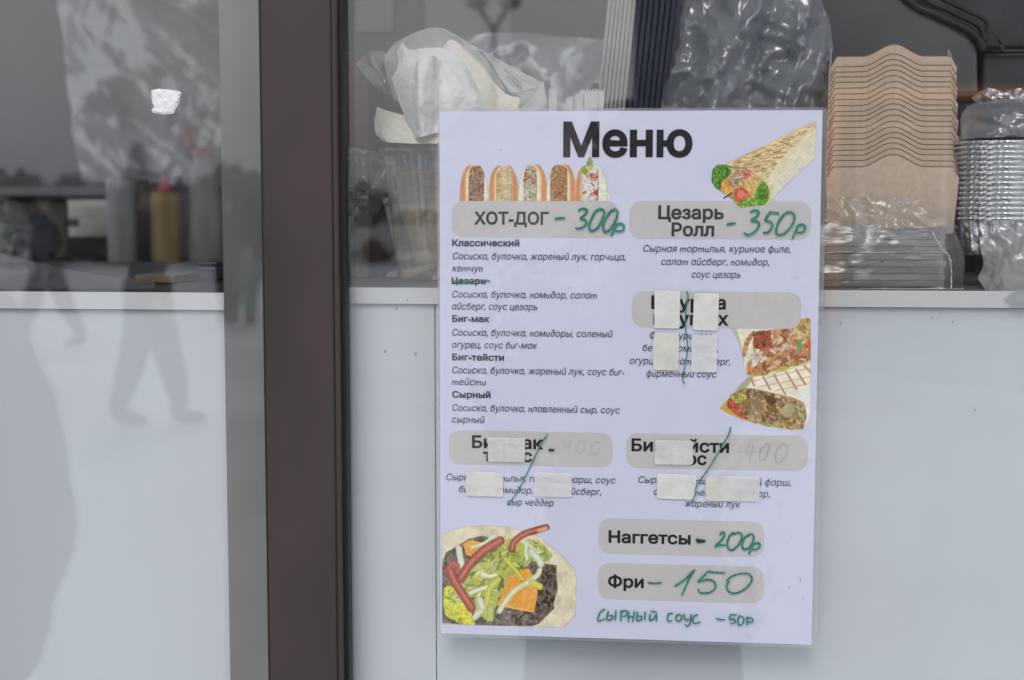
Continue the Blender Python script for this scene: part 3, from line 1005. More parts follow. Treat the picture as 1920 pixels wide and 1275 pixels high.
        arr = np.ones((len(js), 4), np.float32)
        arr[:, :3] = cl[js, is_]
        at_.data.foreach_set('color', arr.ravel())
        return o

# hot dogs in a row
P = Paint(858, 293, 1142, 379, 1)
floor_ = (P.Y < 377.5).astype(float)
buns = [(861,915,309, 879,907, 'l', [(176,138,110),(140,100,82),(205,170,135),(120,82,70)]),
        (915,973,310, 931,960, 'lr', [(222,205,170),(205,180,120),(235,225,205),(210,190,150)]),
        (971,1027,308, 982,1006, 'r', [(225,220,205),(190,190,160),(160,175,130),(200,150,130),(150,120,110)]),
        (1024,1081,308, 1032,1063, 'r', [(190,140,90),(165,112,66),(215,170,120),(140,92,55)]),
        (1077,1139,309, 1091,1122, 'l', [(225,228,230),(210,215,215),(190,200,190),(235,236,238)])]
for xl, xr, t, fl, fr_, side, cols in buns:
    xm = (xl+xr)/2
    out = [(xl,380),(xl+2,350),(xl+7,325),(xl+14,t+4),(xm-6,t),(xm+8,t),(xr-14,t+3),(xr-6,t+18),(xr-1,350),(xr,380)]
    P.clip = floor_
    P.poly(out, (206,208,200), 1, solid=True, var=.05, cell=5)
    m = P.mask(out)
    # toasted crust
    for sd in side:
        e = (P.X - xl) if sd == 'l' else (xr - P.X)
        bow = np.clip((t + 26 - P.Y)/26, 0, 1)**2 * 12
        g = np.clip(1 - np.abs(e - 7 - bow)/8.5, 0, 1)
        P.put(P.soft(m*np.clip(g*1.6,0,1)), (196,126,74), .95)
        g2 = np.clip(1 - np.abs(e - 14 - bow)/3.5, 0, 1)
        P.put(P.soft(m*g2), (222,186,140), .7)
    e = np.minimum(P.X - xl, xr - P.X)
    P.put(P.soft(m*np.clip(1-e/2.2, 0, 1), 1), (150,120,95), .5)
    fm = P.mask([(fl,380),(fl,330),(fl+3,t+7),(fl+8,t+2),(fr_-6,t+2),(fr_,t+9),(fr_+1,340),(fr_,380)])
    P.put(P.soft(fm, 2), np.array(cols[0])*.80)
    P.bits(fm, 240, cols, 4, 9, 1.3, 2.6)
    P.put(P.soft(fm*np.clip(1-np.minimum(P.X-fl, fr_-P.X)/3., 0, 1)), (100,75,60), .30)
P.bits(P.mask([(931,312),(938,312),(941,376),(932,376)]), 14, [(214,170,90)], 5, 10, 2, 4)
P.bits(P.mask([(980,318),(1006,318),(1006,345),(980,345)]), 8, [(195,70,70),(180,60,70)], 4, 7, 2.5, 4)
P.bits(P.mask([(1092,325),(1122,325),(1122,376),(1092,376)]), 13, [(205,72,62),(216,90,70)], 6, 10, 4, 6.5)
P.bits(P.mask([(1092,316),(1120,316),(1120,370),(1092,370)]), 50, [(238,238,240)], 6, 12, 1.2, 2)
P.poly([(1099,310),(1103,297),(1107,294),(1112,306),(1108,318)], (128,158,92), 1, solid=True, var=.2)
P.poly([(1090,317),(1096,312),(1104,320),(1098,328),(1091,325)], (120,160,60), 1, var=.2)
P.poly([(1102,312),(1108,309),(1111,316),(1105,319)], (214,150,100), 1)
P.build('dish_photo', .00012)

# rolled tortilla
P = Paint(1330, 224, 1534, 391, 2)
body = [(1355,310),(1375,300),(1402,287),(1432,273),(1465,256),(1500,240),(1531,227),(1530,262),(1528,297),(1500,322),(1470,350),(1445,377),(1438,385),(1425,366),(1400,330)]
m = P.poly(body, (206,200,176), 1, solid=True, var=.05, cell=14, smooth=False)
P.poly([(1355,310),(1402,288),(1465,256),(1531,228),(1530,240),(1490,270),(1450,318),(1438,345),(1410,330)], (204,188,146), 4, var=.08, cell=10)
P.poly([(1445,350),(1490,300),(1531,258),(1529,297),(1470,350),(1442,380)], (200,199,186), 3, var=.04)
P.poly([(1437,385),(1443,350),(1449,350),(1446,378)], (196,186,140), 1)
band = P.mask([(1362,309),(1405,289),(1465,259),(1520,236),(1505,258),(1470,292),(1440,335),(1425,325)])
P.bits(band, 135, [(158,112,62),(138,92,52),(176,130,80)], 5, 13, .9, 1.8, ang=-.10, spread=.35, k=.75)
P.stroke([(1402,287),(1400,291),(1432,276)], 1.5, (180,150,95))
fill = [(1336,318),(1345,309),(1358,310),(1372,311),(1392,314),(1415,325),(1432,340),(1441,352),(1442,372),(1432,384),(1418,386),(1400,388),(1385,388),(1376,376),(1362,366),(1348,356),(1338,346),(1334,334)]
fm = P.poly(fill, (176,140,96), 1, solid=True, var=.2, cell=6)
P.poly([(1336,320),(1346,309),(1366,310),(1374,316),(1366,330),(1354,340),(1350,356),(1340,350),(1334,338)], (70,130,46), 1, solid=True, var=.35, cell=4)
P.poly([(1420,352),(1430,340),(1440,352),(1442,372),(1432,384),(1418,382),(1414,368)], (78,140,44), 1, solid=True, var=.35, cell=4)
P.poly([(1382,380),(1396,372),(1412,372),(1420,382),(1400,388),(1388,389)], (120,160,60), 1, solid=True, var=.3, cell=4)
P.poly([(1352,340),(1362,336),(1370,352),(1364,362),(1354,358)], (206,140,70), 1, var=.15)
P.poly([(1396,332),(1410,332),(1418,350),(1410,364),(1398,352)], (208,158,78), 1, var=.15)
P.poly([(1392,322),(1402,318),(1410,324),(1402,334),(1394,336)], (196,70,66), 1, var=.2)
P.poly([(1376,356),(1392,352),(1404,364),(1394,374),(1380,376)], (190,84,72), 1, var=.2)
P.poly([(1382,360),(1392,357),(1396,366),(1384,370)], (214,120,100), 1)
P.poly([(1370,330),(1384,322),(1392,334),(1378,350),(1372,344)], (150,110,100), 1, var=.2)
P.bits(P.mask([(1366,312),(1412,322),(1410,350),(1366,350)]), 34, [(230,222,206),(214,206,180)], 9, 20, 1, 1.7)
P.bits(P.mask([(1408,336),(1424,340),(1424,366),(1408,360)]), 12, [(232,222,180)], 9, 18, 1, 1.6, ang=1.3, spread=.6)
P.bits(P.mask([(1336,312),(1362,312),(1352,350),(1338,348)]), 40, [(110,170,70),(48,104,36),(140,190,90)], 4, 9, 1.2, 2.5)
P.bits(P.mask([(1418,346),(1440,350),(1440,380),(1420,380)]), 32, [(110,175,60),(52,110,34),(160,190,50)], 4, 9, 1.2, 2.5)
P.stroke([(1358,371),(1366,366),(1372,362)], 2.6, (60,56,46), solid=True)
P.build('dish_photo', .00034)

# two halves of a grilled wrap
P = Paint(1346, 584, 1523, 812, 3)
P.clip = (P.X < 1520.5).astype(float)*(P.Y > 586)
up_ = [(1370,616),(1400,615),(1440,616),(1492,612),(1498,603),(1514,597),(1521,606),(1521,690),(1500,700),(1460,708),(1420,712),(1404,708),(1394,690),(1392,668),(1384,640)]
P.poly(up_, (206,206,192), 1, solid=True, var=.05, cell=12, smooth=False)
P.poly([(1368,616),(1380,616),(1388,640),(1395,668),(1392,680),(1382,640)], (170,176,160), 1)
P.poly([(1392,668),(1396,640),(1410,622),(1416,624),(1404,645),(1398,668)], (170,130,84), 1, var=.25)
inn = [(1411,640),(1420,622),(1450,618),(1490,612),(1500,600),(1520,602),(1521,674),(1500,684),(1460,692),(1430,704),(1402,702),(1400,684),(1412,668),(1412,655)]
im = P.poly(inn, (186,140,100), 1, solid=True, var=.25, cell=6)
P.bits(im, 170, [(170,100,60),(205,160,110),(225,205,180),(150,86,52),(196,150,90),(210,120,84)], 5, 13, 3, 6)
P.poly([(1412,640),(1424,624),(1444,630),(1446,646),(1428,654),(1414,652)], (140,70,42), 2, var=.3)
P.bits(P.mask([(1412,622),(1450,620),(1446,650),(1414,652)]), 30, [(150,78,46),(120,58,36),(176,104,66)], 4, 9, 2.5, 5)
P.bits(P.mask([(1404,656),(1424,654),(1440,672),(1412,690)]), 26, [(228,220,210),(218,206,190)], 5, 10, 3, 6)
P.bits(P.mask([(1450,636),(1482,630),(1480,655),(1450,660)]), 18, [(226,214,200),(212,190,160)], 5, 10, 3, 6)
P.bits(P.mask([(1492,604),(1520,604),(1518,640),(1494,640)]), 22, [(205,190,90),(220,205,150),(190,170,70)], 5, 11, 3, 6)
P.poly([(1491,646),(1500,640),(1505,650),(1498,655)], (96,140,70), 1)
P.poly([(1512,640),(1521,634),(1521,656),(1513,652)], (200,90,60), 1)
P.bits(P.mask([(1404,690),(1440,694),(1500,676),(1500,684),(1440,706),(1404,704)]), 30, [(196,180,50),(170,160,60),(205,150,80)], 5, 12, 2.5, 4)
P.stroke([(1402,706),(1440,704),(1490,688),(1521,676)], 2.5, (206,190,140))
low = [(1350,766),(1362,748),(1382,728),(1402,708),(1440,704),(1490,692),(1521,678),(1521,770),(1514,792),(1508,806),(1490,808),(1440,800),(1400,790),(1366,776)]
P.poly(low, (216,214,206), 1, solid=True, var=.04, cell=12, smooth=False)
P.poly([(1521,730),(1521,770),(1512,790),(1500,740)], (212,216,222), 3)
P.poly([(1400,708),(1412,706),(1404,722),(1384,738),(1376,738)], (130,140,96), 2, k=.7)
gl_ = P.mask([(1410,708),(1440,704),(1490,692),(1521,678),(1521,716),(1480,742),(1440,730),(1404,722)])
P.clip = P.clip*1.0
sv = P.clip; P.clip = P.clip*gl_
for a, b in (((1408,708),(1420,738)), ((1430,704),(1446,734)), ((1450,700),(1474,742)), ((1472,694),(1494,730)), ((1488,686),(1512,724)), ((1506,684),(1524,702))):
    P.stroke([a, b], 3.6, (184,120,72), .9)
for a, b in (((1404,716),(1521,690)), ((1410,728),(1521,706)), ((1440,736),(1521,718))):
    P.stroke([a, b], 2.0, (200,150,104), .8)
P.clip = sv
inn2 = [(1350,766),(1364,750),(1378,736),(1400,728),(1424,732),(1450,738),(1490,748),(1508,756),(1512,784),(1506,804),(1486,806),(1440,798),(1400,788),(1368,776)]
im2 = P.poly(inn2, (168,134,92), 1, solid=True, var=.25, cell=6, smooth=False)
P.bits(im2, 230, [(150,112,72),(186,158,118),(128,92,62),(205,180,140),(160,140,90),(120,80,56)], 6, 15, 3, 6.5)
P.bits(P.mask([(1372,742),(1398,732),(1402,750),(1376,760)]), 26, [(190,180,60),(170,170,70),(210,196,110)], 6, 12, 3, 5)
P.poly([(1362,752),(1376,752),(1396,778),(1394,786),(1374,776),(1362,766)], (178,84,62), 1, var=.2)
P.poly([(1350,767),(1362,752),(1366,766),(1396,786),(1440,798),(1400,788),(1366,776)], (196,170,50), 2, k=.8)
P.poly([(1404,746),(1424,752),(1432,768),(1414,764)], (132,118,84), 2)
P.poly([(1430,740),(1448,744),(1456,756),(1440,756)], (86,58,44), 2, k=.8)
P.poly([(1460,770),(1480,756),(1490,770),(1476,784)], (176,168,130), 2, k=.8)
P.bits(P.mask([(1400,784),(1440,794),(1500,800),(1505,806),(1440,800),(1400,790)]), 26, [(196,178,70),(170,165,80)], 6, 12, 2, 4)
P.poly([(1492,760),(1508,758),(1510,780),(1500,790)], (150,136,96), 1, var=.3)
P.stroke([(1368,742),(1400,729),(1440,735),(1500,752),(1512,780)], 1.8, (140,100,60), .6)
P.stroke([(1352,770),(1400,793),(1440,803),(1490,810)], 2, (176,184,176), .6)
P.build('dish_photo', .00012)

# open taco
P = Paint(826, 980, 1086, 1180, 4)
ed = [(829,1003),(845,994),(875,987),(912,985),(950,988),(985,996),(1012,1006),(1040,1030),(1062,1050),(1076,1066),(1081,1082),(1081,1115),(1079,1152),(1070,1163),(1057,1177),(1000,1175),(829,1171)]
m = P.poly(ed, (204,196,176), 1, solid=True, var=.06, cell=16, smooth=False)
P.bits(m, 46, [(190,170,132),(214,204,184),(182,160,120)], 8, 20, 6, 12, k=.14)
meat = [(829,1058),(836,1036),(856,1024),(880,1010),(905,1004),(922,1010),(960,1030),(1000,1052),(1018,1056),(1044,1060),(1044,1082),(1046,1104),(1038,1130),(1040,1140),(1026,1154),(1010,1170),(996,1174),(880,1172),(829,1168)]
mm = P.poly(meat, (104,92,84), 1, var=.3, cell=5, smooth=False)
P.bits(mm, 240, [(86,72,64),(122,110,98),(70,52,48),(140,130,120),(96,70,60)], 3, 9, 2.5, 5)
P.bits(P.mask([(1006,1060),(1044,1062),(1040,1130),(1010,1160),(1000,1100)]), 44, [(76,52,46),(112,96,86),(64,42,40)], 4, 9, 3, 6)
P.bits(P.mask([(940,1140),(1020,1120),(1005,1165),(930,1168)]), 16, [(176,180,184),(150,150,150)], 3, 7, 1.5, 3)
P.poly([(868,1020),(884,1012),(900,1016),(906,1022),(884,1044),(874,1040)], (222,158,60), 1, var=.06, smooth=False)
P.poly([(950,1084),(975,1068),(992,1066),(1006,1090),(1008,1112),(1002,1148),(964,1142),(932,1134),(940,1118)], (222,152,56), 1, var=.05, smooth=False)
P.stroke([(934,1134),(964,1140),(1000,1147)], 2.5, (232,180,90))
lp = P.mask([(840,1110),(850,1090),(880,1070),(905,1050),(925,1020),(946,1004),(980,1018),(1000,1050),(985,1064),(955,1080),(945,1100),(925,1150),(890,1160),(890,1120),(862,1120),(866,1172),(836,1150)])
P.put(P.soft(lp, 2), (170,176,64))
P.bits(lp, 190, [(196,206,96),(150,168,52),(178,186,60),(214,220,160),(120,146,50),(205,200,80),(96,128,48)], 9, 24, 3, 6.5, ang=-.5, spread=2.0)
P.bits(P.mask([(985,1012),(1010,1012),(1036,1040),(1034,1054),(1000,1054),(984,1034)]), 46, [(176,196,80),(210,220,150),(140,166,60),(200,200,100)], 8, 18, 2.5, 4.5, ang=.6, spread=1.6)
P.poly([(832,1104),(842,1098),(862,1110),(872,1120),(880,1138),(860,1160),(840,1158),(832,1140)], (196,200,60), 1, var=.12)
P.poly([(862,1140),(880,1138),(892,1172),(868,1171)], (204,200,50), 1, var=.1, smooth=False)
P.bits(P.mask([(834,1104),(862,1110),(876,1130),(850,1156),(836,1150)]), 16, [(220,224,120),(170,180,50),(214,206,150)], 8, 16, 3, 5)
for pts, wd, col in (
    ([(860,1028),(864,1050),(870,1070)], 12, (206,214,206)), ([(886,1026),(908,1018),(928,1004)], 6, (206,214,180)),
    ([(988,1016),(986,1036),(988,1048)], 6, (206,216,196)), ([(996,1034),(1008,1046),(1014,1058)], 12, (206,214,200)),
    ([(936,1146),(948,1128),(964,1108),(990,1092),(1008,1078),(1012,1068)], 10, (206,214,176)),
    ([(890,1158),(904,1142),(914,1122)], 11, (202,212,196)), ([(882,1112),(902,1104),(920,1100)], 8, (214,216,202)),
    ([(912,1156),(916,1110),(934,1086)], 12, (196,200,70)), ([(900,1125),(904,1138)], 12, (208,208,200)),
    ([(998,1092),(1012,1100)], 13, (204,200,70)), ([(920,1140),(918,1160)], 15, (176,192,96)), ([(948,1048),(966,1068),(980,1086)], 7, (206,200,70)),
    ([(905,1076),(918,1080),(930,1078)], 8, (220,216,190))):
    P.stroke(pts, wd, col, shade=.18)
for pts, wd in (([(864,1084),(882,1056),(908,1032),(938,1014)], 15), ([(842,1066),(852,1090),(866,1112),(884,1140)], 14), ([(960,1030),(964,1016),(982,1002),(1006,994),(1024,989)], 11)):
    P.stroke(pts, wd+2, (140,66,54), solid=pts[0][0] == 960)
    P.stroke(pts, wd, (178,84,66), shade=.25)
    P.stroke([(x+1, y-1) for x, y in pts], wd*.3, (206,122,100), .6)
P.stroke([(842,1064),(850,1056),(858,1062),(858,1072)], 9, (184,92,74), shade=.2)
P.stroke([(1010,995),(1024,992)], 7, (206,170,140), .8)
P.bits(mm, 20, [(40,34,32)], 2, 5, 1, 2, k=.6)
P.build('dish_photo', .00012)
#@@IN0
# ================================================================== INSIDE THE KIOSK
def ftop(x, Y):            # surface of the right counter
    return CZ - .0005

# torn label stuck on the left pane
lb = [(283,169),(297,166),(318,168),(335,171),(340,174),(337,180),(336,190),(332,199),(328,206),(325,213),(309,215),(294,213),(285,211),(283,205),(288,202),(284,190)]
c0 = at(310, 190, .0004)
lo = thing('torn_label', c0, 'small torn scrap of white paper stuck on the left window pane', 'label')
n_ = len(lb)
mb = MB()
rr = random.Random(5)
rings = [1.0, .86, .6, .3]
for k, q in enumerate(rings):
    for x, y in lb:
        p = at(310 + (x-310)*q, 190 + (y-190)*q, .0)
        mb.v.append(Vector((p.x, (-.0003 if k else .0008) - .0006*rr.random()*(k > 0), p.z)))
mb.v.append(at(310, 190, -.0010))
for k in range(3):
    for i in range(n_):
        j = (i+1) % n_
        mb.f.append((k*n_+i, k*n_+j, (k+1)*n_+j, (k+1)*n_+i))
for i in range(n_):
    mb.f.append((3*n_+i, 3*n_+(i+1) % n_, 4*n_))
mb.build('torn_paper', M['label'], lo)

# ---------------- kraft trays nested in a stack
NT = 20
DY = .0040
def tray_shape():
    mb = MB()
    top = [(-.0540,-.0085),(-.0490,0)]
    top += [(-.0268,.0002)]
    for k in range(15):
        a = -1 + 2*k/14
        top.append((a*.0262, .0098*(.5+.5*math.cos(PI*a)) + .0006*(1-a*a)))
    top += [(.0268,.0002),(.0490,0),(.0540,-.0085)]
    out = [(-.0515,-.0560)] + top + [(.0515,-.0560)]
    mb.prism(out[::-1], lambda p: Vector((p[0], 0, p[1])), (0, .0006, 0))
    return mb, top
tm, top = tray_shape()
def side_flap(sg):
    mb = MB()
    a = [(sg*.0546, .0002, -.0092), (sg*.0522, .0002, -.0555), (sg*.0482, .030, -.0550), (sg*.0515, .030, .0040)]
    n = Vector((sg*-.0006, 0, 0))
    v = [Vector(p) for p in a] + [Vector(p) + n for p in a]
    mb.add(v, [(0,1,2,3),(7,6,5,4),(0,4,5,1),(1,5,6,2),(2,6,7,3),(3,7,4,0)])
    return mb
proto = None
for i in range(NT):
    Y = .098 + i*DY
    p = at(1674 + 1.2*math.sin(i*2.1) + i*.05, 313 - 10.55*i + .9*math.sin(i*5.3) - (7 if i == NT-1 else 0), Y)
    if i == 0:
        t = thing('paper_tray', p, '', 'paper tray')
        link_mesh('front_panel', tm.v, tm.f, M['kraft'], t, world=False)
        ce = MB().tube([(x, .0002, z) for x, z in top], .00048, 5)  # dark tube along the lip, painted shade between one tray and the next
        link_mesh('lip_shade_line', ce.v, ce.f, M['kraft_lip_shade'], t, world=False)
        for sg in (-1, 1):
            s_ = side_flap(sg)
            link_mesh('side_flap', s_.v, s_.f, M['kraft'], t, world=False)
        b_ = MB().box(-.0505, .0505, .0009, .036, -.0558, -.0552)
        link_mesh('tray_base', b_.v, b_.f, M['kraft'], t, world=False)
        proto = t
    else:
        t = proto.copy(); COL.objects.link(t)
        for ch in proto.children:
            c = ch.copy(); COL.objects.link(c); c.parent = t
        t.location = p
    t.rotation_euler = (R(9 + .6*math.sin(i*3.3)), R(.45*math.sin(i*1.7)), R(.9*math.sin(i*2.3)))
    t['group'] = 'kraft paper trays nested in one stack'
    t['label'] = 'brown kraft paper tray in the middle of the nested stack beside the menu'
    if i == 0: t['label'] = 'frontmost kraft tray of the nested stack, its whole plain front panel showing'
    if i == NT-1: t['label'] = 'hindmost kraft tray standing highest at the top of the nested stack'

# ---------------- film round the foot of the trays
def wsheet(name, rows, nu, nv, m, parent, seed, scale, amp, edge=0, thick=0, fine=.45, ang=None):
    return loft(name, rows, nu, nv, m, parent, crumple=folds(seed, scale, amp, edge, fine, ang), thick=thick)

tb = thing('tray_bag', at(1680, 420, .075), 'thin clear plastic bag pushed down around the foot of the kraft tray stack', 'plastic bag')
wsheet('bag_front', [[(1552,372,.080),(1600,366,.072),(1680,368,.070),(1750,382,.074),(1778,398,.082)],
                     [(1549,398,.076),(1610,394,.066),(1690,394,.064),(1760,402,.068),(1786,412,.080)],
                     [(1546,432,.076),(1620,430,.064),(1700,428,.062),(1770,424,.066),(1792,428,.080)]], 60, 26, M['film_thin'], tb, 3, 26, .010, edge=9)

# ---------------- film wrapped bundle lying on the counter
bl, br = at(1528, 520, .068).x, at(1779, 520, .068).x
zt = at(1650, 424, .070).z
bn = thing('wrapped_bundle', Vector(((bl+br)/2, .12, CZ)), 'bundle of flat grey brown card boxes sealed in clear film under the kraft trays', 'wrapped bundle')
hz = (zt - CZ) / 9
for k in range(9):
    j = .0006*math.sin(k*2.7)
    MB().box(bl+.003+j, br-.003+j*2, .071+.0006*(k % 2), .20, CZ+.0004+k*hz, CZ+(k+1)*hz-.0003).build('card_blank', M['kraft_edge'], bn)
wsheet('film_wrap', [[(1516,421,.070),(1600,419,.068),(1690,424,.068),(1760,424,.070),(1790,428,.085)],
                     [(1514,450,.064),(1600,452,.062),(1690,450,.062),(1765,456,.064),(1800,458,.085)],
                     [(1513,490,.063),(1600,490,.061),(1690,492,.061),(1772,490,.063),(1809,492,.085)],
                     [(1513,525,.063),(1600,525,.061),(1690,526,.061),(1776,526,.063),(1805,526,.085)],
                     [(1514,541,.064),(1600,541,.063),(1690,542,.063),(1776,542,.064),(1806,542,.085)]], 96, 50, M['film_wrap'], bn, 11, 40, .0040, fine=.7, ang=PI/2)
sw = MB()
def seam(pts, Y, r):
    rr = random.Random(len(pts))
    c = catmull(pts, 40)
    sw.tube([at(x + rr.uniform(-.8,.8), y, Y) for x, y in c], [r*rr.uniform(.3, 1.2) for _ in c], 5)
seam([(1748,434),(1756,450),(1768,468),(1780,482),(1784,510),(1783,541)], .058, .0007)
seam([(1540,541.5),(1650,541),(1784,541.8),(1806,542)], .0605, .0005)
seam([(1541,476),(1560,473),(1600,472)], .058, .0004)
sw.build('film_seam', M['packet'], bn)
MB().lathe([(.0001,0),(.0009,.0002),(.0008,.0009),(.0001,.0011)], at(1654,492,.057), 8).build('dirt_spot', M['black'], bn)

# ---------------- foil containers
fc = at(1797, 350, .10)
RW, RD_ = .20, .13            # rim outline
def rim_outline(r, ins, n=14):
    return rounded(ins, ins, RW-ins, RD_-ins, r-ins*.5, n)
def foil_container():
    root = thing('foil_container', (0,0,0), '', 'foil container')
    rr = random.Random(4)
    def ring(prof, crk):
        mb = MB()
        base = rim_outline(.034, 0, 18)
        fine = []
        for k in range(len(base)):
            a, b = Vector(base[k]), Vector(base[(k+1) % len(base)])
            m_ = max(1, int((b-a).length/.006))
            fine += [a.lerp(b, q/m_) for q in range(m_)]
        n = len(fine)
        cx = Vector((RW/2, RD_/2))
        for (ins, z) in prof:
            for k, p in enumerate(fine):
                d = (cx - p)
                corner = 1 if (min(p.x, RW-p.x) < .036 and min(p.y, RD_-p.y) < .036) else .12
                w_ = crk*corner*(rr.uniform(-1, 1) + .8*(1 if k % 3 == 0 else -.4))
                q = p + d.normalized()*(ins + w_)
                mb.v.append(Vector((q.x, q.y, z + .35*w_)))
        for j in range(len(prof)-1):
            for k in range(n):
                k2 = (k+1) % n
                mb.f.append((j*n+k, j*n+k2, (j+1)*n+k2, (j+1)*n+k))
        return mb
    a = ring([(.0018,-.0004),(.0004,-.0008),(-.0002,.0004),(.0006,.0016),(.0024,.0014),(.0046,.0006)], .0006)
    link_mesh('rim', a.v, a.f, M['foil'], root, world=False, smooth=False)
    b = ring([(.0046,.0004),(.0056,-.0060),(.0075,-.026),(.0100,-.030),(.06,-.0301)], .0008)
    link_mesh('bowl', b.v, b.f, M['foil'], root, world=False, smooth=False)
    return root
fp = None
NF = 16
for i in range(NF):
    p = Vector((fc.x + .0006*math.sin(i*2.6), .078 + .0006*math.sin(i*1.9), at(1850, 411 - 9.6*i, .085).z))
    if fp is None:
        fp = t = foil_container()
    else:
        t = fp.copy(); COL.objects.link(t)
        for ch in fp.children:
            c = ch.copy(); COL.objects.link(c); c.parent = t
    t.location = p
    t.rotation_euler.z = R(3 + .3*math.sin(i*4.1))
    t['group'] = 'aluminium foil containers nested in one stack'
    t['label'] = 'shiny aluminium foil container within the nested stack at right'
    if i == 0: t['label'] = 'lowest aluminium foil container of the nested stack at right'
    if i == NF-1: t['label'] = 'topmost rim of the ribbed aluminium container stack at right'
# white bag of containers under it, domed bag above and the lidded container on top
sb = thing('container_bag', at(1880, 540, .12), 'shiny clear bag of foil containers slumped on the counter under the foil stack', 'plastic bag')
MB().box(fc.x+.034, fc.x+.20, .100, .20, CZ+.0008, at(1850,424,.10).z).build('bag_filling', M['silver'], sb, bevel=.006)
wsheet('bag_front', [[(1834,416,.095),(1870,414,.086),(1930,414,.084),(2080,414,.09)],
                     [(1838,452,.088),(1880,450,.078),(1940,450,.074),(2090,450,.08)],
                     [(1843,490,.082),(1890,492,.066),(1950,492,.062),(2090,490,.07)],
                     [(1836,520,.070),(1890,530,.040),(1950,530,.034),(2090,530,.04)],
                     [(1850,546,.052),(1890,562,.0185),(1950,570,.0175),(2090,570,.018)]], 70, 56, M['film_milk'], sb, 21, 40, .008, edge=6, fine=.6)
db = thing('domed_bag', at(1880, 255, .13), 'grey see-through bag bulging over the top of the foil container stack', 'plastic bag')
wsheet('bag_front', [[(1806,262,.110),(1850,258,.088),(1930,256,.085),(2080,256,.09)],
                     [(1800,240,.120),(1850,234,.092),(1930,230,.088),(2080,230,.09)],
                     [(1803,214,.130),(1850,204,.104),(1930,200,.098),(2080,200,.10)],
                     [(1822,196,.145),(1860,188,.125),(1930,184,.12),(2080,184,.12)]], 56, 36, M['film_bag'], db, 23, 40, .014, edge=3, fine=.8)
wsheet('bag_side', [[(1812,196,.14),(1806,230,.128),(1797,262,.118),(1786,300,.11),(1790,340,.11)],
                    [(1822,198,.13),(1816,232,.118),(1806,262,.108),(1797,300,.100),(1797,350,.10)]], 40, 8, M['film_thin'], db, 24, 30, .006)
ld = thing('lidded_foil_tray', at(1870, 185, .17), 'crinkled foil tray with a white card lid on top of the bagged containers', 'foil tray')
wsheet('foil_rim', [[(1822,183,.165),(1850,166,.150),(1880,170,.148),(1910,167,.150),(1990,170,.15)],
                    [(1826,189,.160),(1852,180,.142),(1882,184,.140),(1912,184,.142),(1990,186,.145)],
                    [(1840,196,.165),(1862,192,.15),(1890,194,.15),(1920,194,.15),(1990,196,.15)]], 60, 14, M['foil'], ld, 31, 14, .012, edge=5)
p0, p1 = at(1868, 187, .152), at(2000, 175, .152)
MB().box(p0.x, p1.x, .156, .25, p0.z+.001, p0.z+.003).build('card_lid', M['packet'], ld)

# ---------------- black insulated bag behind
bk = thing('insulated_bag', at(1690, 200, .36), 'black insulated carrier bag with a zipped piped lid behind the kraft trays', 'bag')
YB = .36
MB().prism([(1500,-190),(1600,-190),(1688,-8),(1760,34),(1806,58),(1826,74),(1834,96),(1836,182),(1500,182)], lambda p: at(p[0], p[1], YB), (0,.20,0)).build('front_face', M['bag_face'], bk, bevel=.006)
MB().prism([(1604,-190),(1694,-11),(1764,30),(1811,54),(1834,72),(1842,93),(2200,90),(2200,-190)], lambda p: at(p[0], p[1], YB+.035), (0,.18,0)).build('lid', M['bag_black'], bk, bevel=.004)
MB().prism([(1842,99),(2200,97),(2200,182),(1842,182)], lambda p: at(p[0], p[1], YB+.012), (0,.19,0)).build('side_panel', M['bag_black'], bk, bevel=.004)
for dx, dy, r in ((0,0,.0042),(20,-9,.0030),(34,-18,.0022)):
    pts = [(1590-dx,-196+dy*0),(1690+dx,-14+dy),(1762+dx,30+dy),(1812+dx,55+dy),(1834+dx*.5,74+dy*.6),(1843,96)]
    o = MB().tube([at(q[0], q[1], YB-.002) for q in catmull(pts, 50)], r, 10).build('piping', M['piping'], bk, smooth=True)
zz = MB()
zp = catmull([(1640,-100),(1716,-22),(1786,20),(1838,46),(1866,66),(1880,92)], 120)
for i in range(0, 119):
    a = at(zp[i][0], zp[i][1], YB-.001)
    zz.box(a.x-.0012, a.x+.0012, a.y-.0012, a.y+.001, a.z-.0007, a.z+.0007)
tag(zz.build('zip_teeth', M['bag_face'], bk), kind='stuff')
MB().tube([at(x, y, YB+.006) for x, y in ((1842,97),(1900,96),(2000,95),(2200,93))], .0022, 8).build('piping', M['piping'], bk, smooth=True)

# added black block carrying the bag, its colour standing in for the shaded gap
MB().box(at(1290,400,.60).x, at(2420,400,.60).x, .36, .60, CZ-.0004, at(1700,190,.36).z-.0025).build('dark_gap_block', M['black'], None)
o = bpy.data.objects['dark_gap_block']
tag(o, 'plain black block standing in for the dark gap under the insulated bag, behind the tray stack', 'support block')

